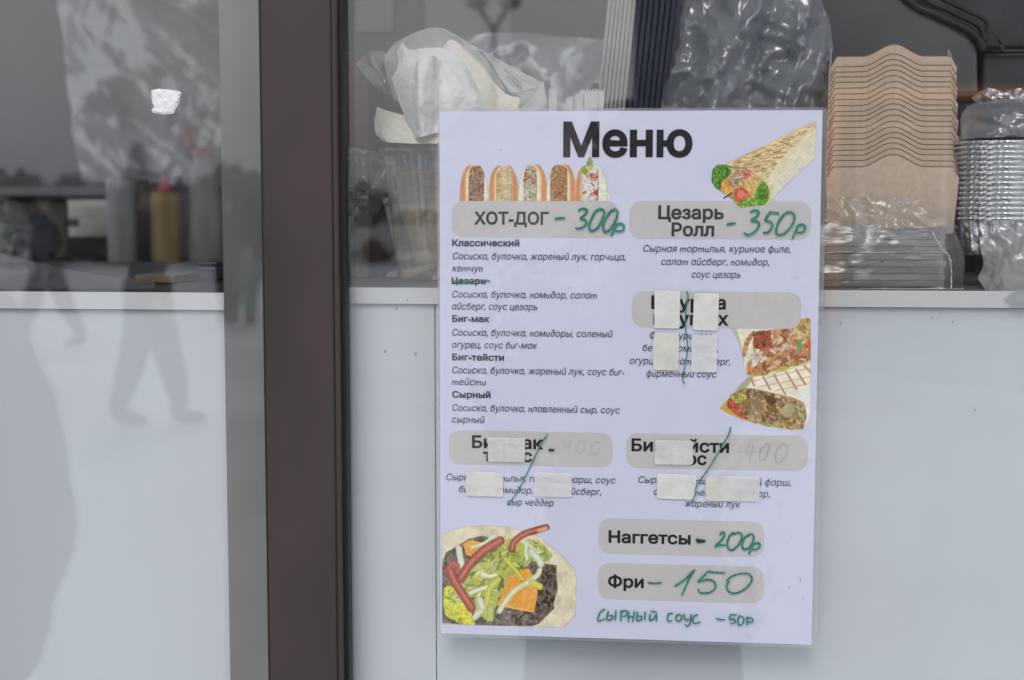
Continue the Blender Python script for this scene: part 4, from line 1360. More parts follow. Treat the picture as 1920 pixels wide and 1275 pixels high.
# ---------------- crumpled clear bag above the menu
cb = thing('crumpled_bag', at(1400, 230, .20), 'big crumpled clear plastic bag behind the top right part of the menu', 'plastic bag')
wsheet('bag_back', [[(1288,-60,.30),(1340,-60,.28),(1440,-60,.28),(1530,-60,.30)],
                    [(1276,40,.29),(1350,30,.26),(1450,30,.26),(1552,60,.29)],
                    [(1262,120,.28),(1350,130,.25),(1450,130,.25),(1548,120,.28)],
                    [(1240,250,.28),(1350,250,.25),(1450,250,.25),(1550,250,.28)]], 90, 70, M['film_thin'], cb, 41, 70, .045, edge=10)
wsheet('bag_front', [[(1296,-90,.25),(1340,-90,.215),(1420,-90,.20),(1486,-90,.21),(1522,-50,.24)],
                     [(1276,50,.225),(1330,46,.185),(1400,44,.17),(1488,54,.17),(1560,78,.21)],
                     [(1262,120,.22),(1330,118,.18),(1400,110,.165),(1480,118,.175),(1544,128,.20)],
                     [(1240,190,.21),(1330,180,.17),(1400,180,.155),(1480,180,.155),(1556,190,.19)],
                     [(1226,260,.20),(1330,260,.165),(1400,260,.15),(1480,260,.15),(1556,260,.18)]], 110, 80, M['film_bag'], cb, 44, 84, .060, edge=9, fine=.8)

# ---------------- upright stacks of plastic lids, seen edge on
def lid_sheet(i, xt, xb, m, group, label, first, wpx):
    Y = .24
    p = at(xb, 420, Y)
    a, b = at(xt, -60, Y), at(xb, 420, Y)
    ang = math.atan2(a.x - b.x, a.z - b.z)
    L = (a - b).length
    if first is None:
        t = thing('plastic_lid', p, label, 'plastic lid', group)
        w_ = wpx * .00050 / 2
        mb = MB()
        mb.box(-w_*.35, w_*.35, .004, .14, .002, L)
        link_mesh('lid_plate', mb.v, mb.f, m, t, world=False)
        mb = MB()
        for y0, y1, z0, z1 in ((0,.0038,0,L),(.1402,.144,0,L)):
            mb.box(-w_*.92, w_*.92, y0, y1, z0, z1)
        link_mesh('lid_rim', mb.v, mb.f, m, t, world=False, bevel=.0007)
    else:
        t = first.copy(); COL.objects.link(t)
        for ch in first.children:
            c = ch.copy(); COL.objects.link(c); c.parent = t
        t.location = p; t['label'] = label
    t.rotation_euler = (0, ang, 0)
    return t
f_ = None
for i in range(7):
    t = lid_sheet(i, 1150 + i*7.6, 1098 + i*8.2, M['lid_grey'], 'smoky plastic lids standing in a row', 'smoky grey plastic lid standing on edge behind the menu top edge', f_, 7.4)
    f_ = f_ or t
f_ = None
for i in range(7):
    t = lid_sheet(i, 1205 + i*11.0, 1160 + i*9.6, M['lid_navy'], 'dark navy plastic lids standing in a row', 'dark navy plastic lid standing on edge next to the smoky lids', f_, 9.2)
    f_ = f_ or t

# ---------------- napkins in their torn wrapper, standing in a ribbed clear tub
nx, ny_, ns = 680, 30, 4.0
def q4(x, y, Y): return (nx + x/ns, ny_ + y/ns, Y)
tub_c = at(852, 400, .155)
tub = thing('clear_tub', Vector((tub_c.x, .155, CZ)), 'ribbed clear plastic tub holding paper packets, left of the menu', 'tub')
zr = at(852, 271, .095).z - CZ
r_top, r_bot = .0635, .050
prof = [(r_bot*.92, .0012), (r_bot, .003), (r_bot+(r_top-r_bot)*.5, zr*.5), (r_top*.985, zr*.90), (r_top*.985, zr*.93), (r_top*1.04, zr*.94), (r_top*1.06, zr*.97), (r_top*1.04, zr)]
body_ = MB().lathe(prof[:5], (tub_c.x, .155, CZ), 132, wob=lambda a, z: 1 + .010*(1 if int(a/(2*PI)*66+.5) % 2 else -1)).build('tub_wall', M['cup'], tub, thick=.0006)
MB().lathe(prof[4:], (tub_c.x, .155, CZ), 64).build('rim', M['cup'], tub, smooth=True, thick=.0008)
pr = random.Random(8)
pk = None
for i in range(11):
    a = pr.uniform(-2.9, -.2); r0 = pr.uniform(.012, .030)
    L = pr.uniform(.085, .105) * .62
    if pk is None:
        pk = t = thing('fork_packet', (0,0,0), '', 'packet')
        mb = MB()
        n = 12; v = []; f = []
        for k in range(n+1):
            z = k/n
            hw = .010
            for s_, bulge in ((-1,0),(-.5,.9),(.0,1),(.5,.9),(1,0)):
                for sd in (-1, 1):
                    pass
            for s_ in (-1,-.5,0,.5,1):
                v.append((s_*hw, -.0024*(1-s_*s_)*math.sin(PI*min(1,max(0,z)))**.5 if 0 < k < n else 0, z*.066))
            for s_ in (1,.5,0,-.5,-1):
                v.append((s_*hw*.98, .0022*(1-s_*s_)*math.sin(PI*z)**.5 + .0004 if 0 < k < n else .0004, z*.066))
        for k in range(n):
            for j in range(10):
                j2 = (j+1) % 10
                f.append((k*10+j, k*10+j2, (k+1)*10+j2, (k+1)*10+j))
        link_mesh('packet_body', v, f, M['wood'], t, world=False, smooth=True)
        mb = MB()
        zig = []
        for k in range(13):
            zig.append((-.0102 + k*.0017, .0015 if k % 2 else 0))
        out = [(x, -.004 - z) for x, z in zig] + [(.0102, .002), (-.0102, .002)]
        mb.prism(out, lambda p: Vector((p[0], 0, p[1])), (0, .0004, 0))
        out2 = [(x, .070 + z) for x, z in zig] + [(.0102, .064), (-.0102, .064)]
        mb.prism(out2[::-1], lambda p: Vector((p[0], 0, p[1])), (0, .0004, 0))
        link_mesh('crimped_end', mb.v, mb.f, M['wood'], t, world=False)
    else:
        t = pk.copy(); COL.objects.link(t)
        for ch in pk.children:
            c = ch.copy(); COL.objects.link(c); c.parent = t
    fx = -.041 + .0085*(i % 6) + .003*(i > 5)
    t.location = (tub_c.x + fx, .143 - .008*(i % 3) + .018*(fx < -.036) + .004*(i > 5), CZ + (.006 if i < 6 else .020) + .004*(i % 4))
    t.rotation_euler = (R(pr.uniform(-6, 8)), R(pr.uniform(-16, 22)), R(pr.uniform(-30, 30)))
    t['label'] = 'tan paper packet of cutlery heaped inside the ribbed clear tub'
    t['group'] = 'cutlery packets in the tub'

nk = thing('napkin_pack', at(860, 262, .155), 'torn paper pack of napkins bulging out over the ribbed tub', 'napkin pack')
# wrapper: a curled sheet behind and its front right wing
wsheet('wrapper', [[q4(165,300,.20),q4(250,200,.215),q4(420,115,.225),q4(540,88,.225),q4(640,110,.225),q4(850,235,.22),q4(1080,360,.21),q4(1345,500,.20)],
                   [q4(175,430,.19),q4(270,330,.215),q4(420,270,.225),q4(560,260,.225),q4(700,300,.225),q4(900,450,.215),q4(1080,600,.20),q4(1330,640,.19)],
                   [q4(240,640,.185),q4(330,620,.21),q4(480,600,.215),q4(640,600,.215),q4(800,640,.21),q4(950,700,.20),q4(1100,720,.19),q4(1340,760,.18)]], 70, 40, M['wrapper'], nk, 52, 60, .008, thick=.0005)
wsheet('wrapper_wing', [[q4(730,238,.160),q4(800,225,.165),q4(900,290,.165),q4(1000,430,.16),q4(1080,570,.155)],
                        [q4(860,260,.158),q4(900,270,.160),q4(1000,390,.16),q4(1060,480,.155),q4(1140,580,.150)],
                        [q4(880,250,.163),q4(980,320,.165),q4(1120,420,.165),q4(1220,490,.16),q4(1340,530,.155)]], 40, 26, M['wrapper'], nk, 53, 40, .004, thick=.0005)
wsheet('wrapper_flap', [[q4(1120,720,.150),q4(1180,690,.148),q4(1260,600,.147),q4(1356,490,.150)],
                        [q4(1130,760,.146),q4(1220,740,.140),q4(1320,680,.140),q4(1384,640,.146)],
                        [q4(1140,820,.146),q4(1230,800,.140),q4(1330,780,.140),q4(1390,760,.146)]], 26, 16, M['wrapper'], nk, 54, 30, .003, thick=.0005)
# illegible blue printing on the wrapper wing
for k, (x0, y0, x1, y1) in enumerate(((1062,392,1190,500),(1090,440,1200,540))):
    mb = MB()
    rr = random.Random(60+k)
    t_ = 0
    while t_ < 1:
        l = rr.uniform(.03, .07)
        a, b = t_, min(1, t_+l)
        P_ = [q4(x0+(x1-x0)*a, y0+(y1-y0)*a, .150), q4(x0+(x1-x0)*b, y0+(y1-y0)*b, .150),
              q4(x0+(x1-x0)*b-8, y0+(y1-y0)*b+rr.uniform(8,16), .150), q4(x0+(x1-x0)*a-8, y0+(y1-y0)*a+rr.uniform(8,16), .150)]
        mb.add([at(*p) for p in P_], [(0,1,2,3)])
        t_ += l + .035
    mb.build('wrapper_print', M['blueprint'], nk)
# thick block of cream napkins, many thin layers
for k in range(9):
    d = k*.0042
    o = wsheet('napkin_layer', [[q4(590+k*3,243-k*2,.150+d),q4(660,200-k*3,.148+d),q4(770,265-k*3,.150+d),q4(900,392-k*3,.152+d),q4(1010,525-k*3,.152+d),q4(1085,592-k*3,.150+d),q4(1180,614-k*2,.148+d)],
                            [q4(640,400,.140+d),q4(720,380,.140+d),q4(830,450,.142+d),q4(930,540,.144+d),q4(1010,610,.146+d),q4(1080,660,.146+d),q4(1170,680,.146+d)],
                            [q4(680,640,.134+d),q4(760,640,.134+d),q4(860,680,.136+d),q4(950,720,.140+d),q4(1020,740,.142+d),q4(1080,760,.142+d),q4(1170,780,.142+d)]], 44, 14, M['cream'], nk, 70+k, 90, .002, edge=1.2)
# lower fan of cream napkins hanging over the tub rim
for k in range(10):
    e = k*7
    wsheet('napkin_layer', [[q4(108-k*1.5,680+e*2.6,.118-k*.0012),q4(180,708+e*2.3,.108-k*.0012),q4(320,742+e*2.0,.102-k*.0012),q4(560,770+e*1.7,.100-k*.0012),q4(800,780+e*1.6,.10-k*.0012)],
                            [q4(88+k*3,800+e*1.6,.116-k*.0012),q4(180,830+e*1.5,.104-k*.0012),q4(330,860+e*1.2,.098-k*.0012),q4(560,870+e*1.1,.096-k*.0012),q4(800,870+e*1.1,.096-k*.0012)],
                            [q4(98+k*5.5,890+e*.78,.116-k*.0012),q4(190,930+e*.28,.103-k*.0012),q4(340,945+e*.16,.096-k*.0012),q4(560,950+e*.1,.094-k*.0012),q4(800,950+e*.1,.094-k*.0012)]], 40, 14, M['cream'], nk, 90+k, 80, .0016, edge=1.0)
# rumpled white napkins in front
wn = thing('white_napkin', at(800, 200, .10), 'rumpled bright white napkin draped over the front of the napkin pack', 'napkin')
wsheet('napkin_fold', [[q4(256,272,.140),q4(300,200,.140),q4(350,250,.138),q4(500,238,.136),q4(620,250,.136),q4(760,360,.136),q4(860,540,.136)],
                   [q4(270,350,.132),q4(310,330,.128),q4(370,330,.126),q4(500,320,.124),q4(630,340,.124),q4(770,430,.126),q4(880,600,.13)],
                   [q4(230,460,.124),q4(310,420,.118),q4(400,430,.114),q4(500,430,.112),q4(640,440,.114),q4(780,520,.118),q4(900,680,.124)]], 70, 34, M['napkin'], wn, 110, 60, .009)
wsheet('napkin_drape', [[q4(214,456,.098),q4(320,398,.090),q4(408,345,.080),q4(420,338,.074),q4(510,300,.076),q4(560,310,.086),q4(640,380,.090),q4(760,470,.096),q4(840,560,.10)],
                   [q4(246,560,.096),q4(310,540,.088),q4(380,470,.082),q4(424,460,.070),q4(520,400,.074),q4(590,430,.088),q4(680,470,.088),q4(800,560,.094),q4(880,640,.10)],
                   [q4(276,660,.094),q4(320,640,.088),q4(372,600,.082),q4(428,600,.070),q4(520,560,.078),q4(610,590,.086),q4(700,600,.086),q4(830,660,.092),q4(915,720,.10)],
                   [q4(330,790,.091),q4(355,780,.086),q4(385,760,.080),q4(430,760,.070),q4(500,750,.076),q4(580,740,.084),q4(700,740,.086),q4(830,760,.092),q4(925,790,.10)],
                   [q4(380,914,.088),q4(390,916,.084),q4(405,914,.079),q4(440,905,.071),q4(490,892,.076),q4(548,880,.082),q4(700,860,.086),q4(830,850,.092),q4(930,850,.10)]], 110, 70, M['napkin'], wn, 111, 52, .0085, edge=1.2, fine=.3, ang=.15)

# white sugar sticks standing behind the menu edge
sg_ = None
for i, (x, y, wpx) in enumerate(((1030,170,14),(1062,186,12),(1078,180,14),(1087,173,33),(1112,174,20))):
    if sg_ is None:
        sg_ = t = thing('sugar_stick', (0,0,0), '', 'paper packet', 'white sugar sticks behind the menu')
        mb = MB()
        n = 8
        zig = [(-.5 + k/12, .0035 if k % 2 else 0) for k in range(13)]
        out = [(-.5, -.09), (.5, -.09)] + [(x_*1.0, z_) for x_, z_ in zig[::-1]]
        mb.prism(out, lambda p: Vector((p[0]*.0165, -.0012*(1-4*p[0]**2), p[1])), (0, .0020, 0))
        link_mesh('paper_sleeve', mb.v, mb.f, M['packet'], t, world=False)
    else:
        t = sg_.copy(); COL.objects.link(t)
        for ch in sg_.children:
            c = ch.copy(); COL.objects.link(c); c.parent = t
    p = at(x + wpx/2, y, .12 + .004*i)
    t.location = p
    t.scale = (wpx/33*.92 + .05, 1, 1)
    t['label'] = 'slim white sugar stick with a crimped top behind the upper menu edge'
    if i == 3: t['label'] = 'widest white sugar stick, its crimped top clear above the menu edge'

# silver cover hanging at the back
sv_ = thing('silver_cover', at(1000, 180, .9), 'wrinkled silver foil cover hanging at the back above the menu', 'foil cover')
wsheet('foil_sheet', [[(820,76,.92),(900,64,.90),(990,62,.88),(1060,70,.90),(1140,74,.92)],
                      [(820,110,.90),(900,100,.86),(990,86,.84),(1060,96,.86),(1136,104,.90)],
                      [(820,150,.90),(900,150,.86),(990,140,.82),(1060,148,.84),(1130,150,.90)],
                      [(820,230,.90),(900,230,.86),(990,230,.84),(1060,230,.86),(1124,230,.90)]], 110, 60, M['silver'], sv_, 130, 84, .10, edge=3, fine=.25)

# cardboard box and film left of the tub
bx = thing('cardboard_box', at(655, 540, .16), 'brown cardboard box standing in the corner right of the window mullion', 'box')
p0, p1 = at(560, 94, .17), at(690, 100, .17)
MB().box(p0.x, p1.x, .17, .40, CZ+.0006, p1.z).build('box_body', M['box_card'], bx, bevel=.001)
MB().box(p0.x, p1.x, .1690, .1698, p1.z-.03, p1.z-.0295).build('box_flap', M['box_card'], bx)
fb = thing('film_bag', at(680, 540, .12), 'loose clear film bag between the mullion and the ribbed tub', 'plastic bag')
wsheet('film_sheet', [[(634,280,.10),(660,276,.10),(690,282,.105),(722,284,.11)],
                      [(636,330,.10),(664,336,.095),(700,330,.10),(736,330,.11)],
                      [(638,420,.10),(660,420,.095),(672,430,.10),(690,440,.12)],
                      [(636,530,.09),(650,532,.09),(658,534,.10),(668,536,.12)]], 50, 60, M['film_thin'], fb, 140, 26, .014, edge=5)
wsheet('film_sheet', [[(668,120,.17),(690,100,.165),(716,96,.17),(745,110,.18)],
                      [(690,150,.165),(710,140,.16),(730,150,.165),(745,160,.18)],
                      [(712,172,.165),(722,175,.16),(732,180,.165),(748,200,.18)]], 30, 26, M['film_thin'], fb, 141, 60, .006, edge=4, fine=.2)
sp = thing('paper_slip', at(734, 512, .10), 'tiny white paper slip lying on the counter beside the tub', 'paper slip')
p = [at(727,519,.09), at(745,519,.09), at(744,504,.09), at(730,504,.09)]
zc = CZ + .0006
def onz(px, py, z):
    d = ray(px, py); return CAMP + d*((z - CAMP.z)/d.z)
v = [onz(x, y, zc) for x, y in ((724,519),(745,519),(744,505),(729,505))]
v += [q + Vector((0,0,.0006)) for q in v]
link_mesh('slip', v, [(0,1,2,3),(7,6,5,4),(0,4,5,1),(1,5,6,2),(2,6,7,3),(3,7,4,0)], M['label'], sp)

# ---------------- behind the left pane: back bench with bottles
YT = 1.62
zb = at(250, 502, YT).z
bench = thing('back_bench', (at(100,500,YT).x, YT+.25, .42), 'dark work bench with a steel edge along the back of the kiosk', 'bench')
xa, xb = at(-500,500,YT).x, at(640,500,YT).x
MB().box(xa, xb, YT-.05, YT+.55, zb-.004, zb).build('bench_top', M['darktop'], bench)
MB().box(xa, xb, YT-.054, YT-.0505, zb-.026, zb-.002).build('steel_edge', M['steel'], bench)
MB().box(xa, xb, YT+.02, YT+.06, .42, zb-.0045).build('bench_front', M['black'], bench)

def bottle(name, px, pyb, pyt, wpx, Y, prof, m, label, parts, group='sauce bottles on the back bench'):
    b = at(px, pyb, Y); t_ = at(px, pyt, Y)
    h = t_.z - b.z
    r = abs(at(px+wpx/2, pyb, Y).x - b.x)
    b.z = zb + .0005
    o = thing(name, b, label, 'sauce bottle', group)
    MB().lathe([(r*a, h*z) for a, z in prof], b, 28).build('bottle_body', m, o, smooth=True)
    for nm, pf, mm in parts:
        MB().lathe([(r*a, h*z) for a, z in pf], b, 24).build(nm, mm, o, smooth=True)
    return o, b, r, h
cyl = [(.01,0),(.94,.0),(1,.02),(1,.93),(.96,.98),(.86,1),(.02,1.0)]
bottle('sauce_bottle', 230, 500, 330, 52, YT, cyl, M['b_grey'], 'tall plain grey sauce bottle at left on the back bench', [])
bottle('sauce_bottle', 258, 500, 338, 48, YT+.10, cyl, M['b_dark'], 'dull brown sauce bottle half hidden behind the grey one', [])
bottle('sauce_bottle', 313, 500, 316, 54, YT+.02, [(.01,0),(.92,0),(.97,.02),(.97,.62),(1,.64),(.98,.74),(.90,.76),(.02,.77)], M['b_must'], 'mustard coloured sauce bottle with a pointed red nozzle',
       [('nozzle', [(.45,.765),(.45,.84),(.36,.86),(.16,.93),(.06,1.0),(.01,1.0)], M['red'])])
o, b, r, h = bottle('sauce_bottle', 384, 500, 282, 64, YT+.05, [(.01,0),(.95,0),(1,.02),(1,.42),(.92,.55),(.66,.82),(.52,.90),(.50,1.0),(.02,1.0)], M['b_white'], 'milky white sauce bottle with an open pinkish flip cap',
       [('cap', [(.58,.955),(.60,.965),(.60,1.02),(.02,1.025)], M['pinkred'])])
fm_ = Matrix.Translation((b.x - r*.55, b.y, b.z + h*1.02)) @ Matrix.Rotation(R(-20), 4, 'Y')
MB().box(-.010, .003, -.014, .014, .001, .040, M=fm_).build('flip_lid', M['pinkred'], o, bevel=.003)
# steel appliance, shelf and odds and ends
ap = thing('steel_appliance', at(150, 500, YT+.2), 'small stainless steel appliance with a dark lower front on the back bench', 'appliance')
p0, p1 = at(128, 447, YT+.18), at(206, 372, YT+.18)
MB().box(p0.x, p1.x, YT+.18, YT+.40, p0.z, p1.z).build('housing', M['steel'], ap, bevel=.004)
MB().box(p0.x-.002, p1.x+.002, YT+.185, YT+.40, zb+.0005, p0.z-.001).build('lower_front', M['black'], ap, bevel=.003)
MB().box(p0.x-.003, p1.x+.003, YT+.176, YT+.40, p1.z+.0005, p1.z+.006).build('top_edge', M['black'], ap)
vs_ = MB()
for k in range(4):
    a = at(126 + k*5, 414, YT+.17)
    vs_.box(a.x, a.x+.0028, YT+.1775, YT+.1795, a.z-.012, a.z+.004)
vs_.build('vent', M['black'], ap)
p0, p1 = at(-300, 362, YT+.42), at(206, 350, YT+.42)
sh_ = MB().box(p0.x, p1.x, YT+.40, YT+.56, p0.z-.006, p1.z).build('wall_shelf', M['wall_pale'], None, bevel=.002)
tag(sh_, 'narrow grey shelf on the back wall behind the sauce bottles', 'shelf')
p0, p1 = at(-200, 400, YT+.46), at(125, 378, YT+.46)
wb = MB().box(p0.x, p1.x, YT+.46, YT+.56, zb+.001, p1.z).build('dark_crate', M['b_dark'], None, bevel=.003)
tag(wb, 'dull dark crate behind the dark pouch on the back bench', 'crate')
# dark pouch and small glinting bag in front of it
def lump(name, px, py, wpx, hpx, Y, m, label, cat, seed, rough_=.25):
    c = at(px, py, Y)
    rx = abs(at(px+wpx/2, py, Y).x - c.x); rz = abs(at(px, py-hpx/2, Y).z - c.z)
    bm = bmesh.new()
    bmesh.ops.create_icosphere(bm, subdivisions=4, radius=1)
    for v in bm.verts:
        n = noise.noise(v.co*1.8 + Vector((seed,0,0)))*rough_ + noise.noise(v.co*4.5 + Vector((seed,3,0)))*rough_*.4
        v.co *= 1 + n
        v.co.x *= rx; v.co.y *= rx*.7; v.co.z *= rz
        if v.co.z < -rz*.9: v.co.z = -rz*.9
    me = bpy.data.meshes.new(name); bm.to_mesh(me); bm.free()
    for p_ in me.polygons: p_.use_smooth = True
    o = bpy.data.objects.new(name, me); COL.objects.link(o)
    o.location = c; me.materials.append(m)
    return tag(o, label, cat)
lump('dark_pouch', 70, 452, 76, 96, YT-.02, M['coat_grey'], 'lumpy dark grey pouch at the left end of the back bench', 'pouch', 4)
gb = thing('glinting_bag', at(15, 440, YT-.1), 'small clear bag with greenish contents at the far left of the bench', 'plastic bag')
wsheet('bag_film', [[(-40,372,YT-.1),(0,366,YT-.12),(40,384,YT-.1)],[(-40,430,YT-.1),(0,420,YT-.15),(60,430,YT-.1)],[(-40,500,YT-.1),(0,502,YT-.13),(50,500,YT-.1)]], 40, 40, M['film_thin'], gb, 150, 26, .04, edge=4)
o = lump('green_contents', 14, 452, 60, 66, YT-.02, mat('greenish_grey_food', (.10,.14,.11), .5, var=.4, scale=60, col2=(.25,.25,.26)), None, None, 9)
o.parent = gb; o.location = Vector(o.location) - Vector(gb.location)

# hanging plastic sheet on the back wall
hp = thing('hanging_film', at(270, 20, KD-.12), 'large wrinkled translucent plastic sheet hanging on the back wall at left', 'plastic sheet')
YH = KD-.12
wsheet('film_sheet', [[(96,-60,YH),(180,-60,YH-.02),(300,-60,YH-.02),(420,-60,YH),(500,-60,YH)],
                      [(118,60,YH),(200,60,YH-.03),(300,60,YH-.03),(420,60,YH-.01),(500,60,YH)],
                      [(126,160,YH),(200,160,YH-.03),(300,160,YH-.04),(420,160,YH-.01),(500,160,YH)],
                      [(138,260,YH),(200,260,YH-.03),(300,260,YH-.04),(420,260,YH-.01),(500,260,YH)],
                      [(156,338,YH),(210,342,YH-.03),(300,346,YH-.03),(420,350,YH-.01),(500,340,YH)]], 150, 130, M['film_hang'], hp, 160, 92, .062, edge=7, fine=.65, ang=-.5)
# things lying on the left counter: curved smoky visor and dark board, small black box
vz = thing('smoky_visor', at(100, 530, .12), 'curved smoky plastic guard leaning low on the left counter', 'plastic guard')
wsheet('guard_sheet', [[(-300,395,.11),(-100,448,.10),(0,474,.10),(120,504,.10),(220,520,.10),(290,526,.10)],
                       [(-300,470,.09),(-100,500,.09),(0,512,.09),(120,524,.09),(220,530,.09),(290,530,.09)],
                       [(-300,541,.08),(-100,541,.08),(0,541,.08),(120,541,.08),(220,541,.08),(290,541,.08)]], 60, 20, M['visor'], vz, 170, 200, .002)
kb = thing('black_tin', at(393, 525, .34), 'small dark violet tin lying at the right end of the left counter', 'tin')
p0, p1 = at(370, 531, .20), at(407, 514, .20)
MB().box(p0.x, p1.x, .20, .26, CZL+.0002, CZL+.0145).build('tin_body', mat('dark_violet_tin', (.025,.022,.045), .4), kb, bevel=.003)
MB().box(p0.x-.0006, p1.x+.0006, .1994, .2606, CZL+.0150, CZL+.0185).build('tin_lid', M['black'], kb, bevel=.002)
bo = MB().box(at(280,530,.2).x, at(352,530,.2).x, .16, .24, CZL+.0003, CZL+.0075).build('wooden_block', M['box_card'], None, bevel=.001)
tag(bo, 'flat brown wooden block on the left counter near the post', 'wooden block')
# white carton just beyond the counter, right of the bottles
#@@IN1
#@@OUT0
# ================================================================== THE SQUARE IN FRONT (seen as reflections in the glass)
def skin(name, nodes, edges, m, parent, sub=1, root=0):
    """continuous limb surface grown round a skeleton; nodes = [(xyz, radius or (rx, ry))]"""
    me = bpy.data.meshes.new(name)
    me.from_pydata([n[0] for n in nodes], edges, [])
    o = bpy.data.objects.new(name, me)
    COL.objects.link(o); o.parent = parent
    o.modifiers.new('skin', 'SKIN').use_smooth_shade = True
    if sub:
        s = o.modifiers.new('smooth', 'SUBSURF'); s.levels = s.render_levels = sub
    for i, n in enumerate(nodes):
        r = n[1] if isinstance(n[1], tuple) else (n[1], n[1])
        me.skin_vertices[0].data[i].radius = r
        me.skin_vertices[0].data[i].use_root = (i == root)
    me.materials.append(m)
    return o

FOLDS = bpy.data.textures.new('cloth_folds', 'CLOUDS')
FOLDS.noise_scale = .16
FOLDS.noise_depth = 3

def person(loc, rz, label, coat, trousers, hat, H=1.75, stride=.0, arms=None, lift=0, group=None, fingers=False, bulk=1.0):
    """a standing or walking figure facing its local +y"""
    k = H / 1.75
    t = thing('person', loc, label, 'person', group, rz)
    P = {'pel': (0,0,.96), 'sp': (0,.005,1.12), 'ch': (0,0,1.30), 'nb': (0,-.01,1.46), 'nk': (0,.0,1.53), 'hd': (0,.02,1.62), 'ht': (0,.015,1.70)}
    f = stride/2
    legs = {}
    for sg in (-1, 1):
        fw = f*sg
        back = fw < 0
        legs[sg] = [(sg*.095,0,.92), (sg*.10, fw*.5 + .012, .50 + (.0 if not back else .01)), (sg*.10, fw, .10 + (lift if back else 0)),
                    (sg*.11, fw+.14, .045 + (lift*.2 if back else 0))]
    A = arms or {}
    sh = {s_: (s_*.185, 0, 1.42) for s_ in (-1, 1)}
    el = {s_: A.get(('el', s_), (s_*.26, -.04 - .5*f*s_*.5, 1.15)) for s_ in (-1, 1)}
    wr = {s_: A.get(('wr', s_), (s_*.27, .06 - f*s_*.5, .90)) for s_ in (-1, 1)}
    S = lambda p: tuple(c*k for c in p)
    # body: one continuous surface from head to feet
    nodes = [(S(P['pel']), (.13*k,.10*k)), (S(P['sp']), (.12*k,.09*k)), (S(P['ch']), (.15*k,.10*k)), (S(P['nb']), .07*k), (S(P['nk']), .052*k), (S(P['hd']), (.070*k,.085*k)), (S(P['ht']), (.062*k,.075*k)),
             (S((0,.112,1.612)), .012*k)]
    edges = [(0,1),(1,2),(2,3),(3,4),(4,5),(5,6),(5,7)]
    for s_ in (-1, 1):
        b = len(nodes)
        nodes += [(S(sh[s_]), .052*k), (S(el[s_]), .038*k), (S(wr[s_]), .026*k)]
        edges += [(2,b),(b,b+1),(b+1,b+2)]
        d = (Vector(wr[s_]) - Vector(el[s_])).normalized()
        pm = Vector(wr[s_]) + d*.07
        nodes.append((S(pm), (.036*k,.020*k))); edges.append((b+2,b+3))
        side = d.cross(Vector((0,1,0)))
        if side.length < .2: side = d.cross(Vector((1,0,0)))
        side.normalize(); nrm = side.cross(d)
        for q, (off, ln) in enumerate(((-.028,.062),(-.010,.074),(.009,.070),(.026,.055))):
            c = len(nodes)
            p1 = pm + side*off*.9 + d*.03; p2 = p1 + d*ln*.55 + nrm*.012; p3 = p2 + d*ln*.35 + nrm*.024
            nodes += [(S(p1), .010*k), (S(p2), .009*k), (S(p3), .008*k)]
            edges += [(b+3,c),(c,c+1),(c+1,c+2)]
        c = len(nodes)
        p1 = pm - side*.036 - d*.02; p2 = p1 - side*.018 + d*.032 + nrm*.012
        nodes += [(S(p1), .011*k), (S(p2), .009*k)]
        edges += [(b+3,c),(c,c+1)]
        b = len(nodes)
        L = legs[s_]
        nodes += [(S(L[0]), .075*k), (S(L[1]), .052*k), (S(L[2]), .036*k), (S(L[3]), .036*k)]
        edges += [(0,b),(b,b+1),(b+1,b+2),(b+2,b+3)]
    skin('body', nodes, edges, M['skin'], t)
    q = bulk
    # coat
    cn = [(S((0,0,.72)), (.20*k*q,.17*k*q)), (S((0,0,.98)), (.18*k*q,.145*k*q)), (S((0,0,1.14)), (.17*k*q,.135*k*q)), (S((0,0,1.32)), (.19*k*q,.135*k*q)), (S((0,-.01,1.45)), (.10*k,.095*k)), (S((0,-.01,1.52)), (.075*k,.075*k))]
    ce = [(0,1),(1,2),(2,3),(3,4),(4,5)]
    for s_ in (-1, 1):
        b = len(cn)
        w_ = Vector(wr[s_])*.93 + Vector(el[s_])*.07
        cn += [(S(sh[s_]), .078*k*q), (S(el[s_]), .062*k*q), (S(w_), .046*k*q)]
        ce += [(3,b),(b,b+1),(b+1,b+2)]
    co_ = skin('coat', cn, ce, coat, t, sub=2, root=3)
    dm = co_.modifiers.new('cloth_folds', 'DISPLACE')
    dm.texture = FOLDS; dm.strength = .055; dm.mid_level = .5; dm.texture_coords = 'LOCAL'
    tn = [(S((0,0,.90)), (.135*k,.12*k))]
    te = []
    for s_ in (-1, 1):
        b = len(tn); L = legs[s_]
        tn += [(S(L[0]), .125*k), (S(L[1]), .108*k), (S((L[2][0], L[2][1], L[2][2]+.06)), .088*k)]
        te += [(0,b),(b,b+1),(b+1,b+2)]
        for i_, j_ in ((b, b+1), (b+1, b+2)):
            p_, q_ = tn[i_], tn[j_]
            tn.append((tuple((u+v)/2 for u, v in zip(p_[0], q_[0])), (p_[1]+q_[1])/2))
            te.remove((i_, j_)); te += [(i_, len(tn)-1), (len(tn)-1, j_)]
    skin('trousers', tn, te, trousers, t)
    for s_ in (-1, 1):
        L = legs[s_]
        skin('boot', [(S((L[2][0], L[2][1], L[2][2]+.14)), .085*k), (S((L[2][0], L[2][1]-.02, L[2][2]-.045)), (.075*k,.07*k)), (S((L[3][0], L[3][1]-.03, L[3][2]+.01)), (.06*k,.055*k)), (S((L[3][0], L[3][1]+.06, L[3][2])), (.05*k,.04*k))], [(0,1),(1,2),(2,3)], M['boot'], t)
    hd = Vector(S((0,.005,1.66)))
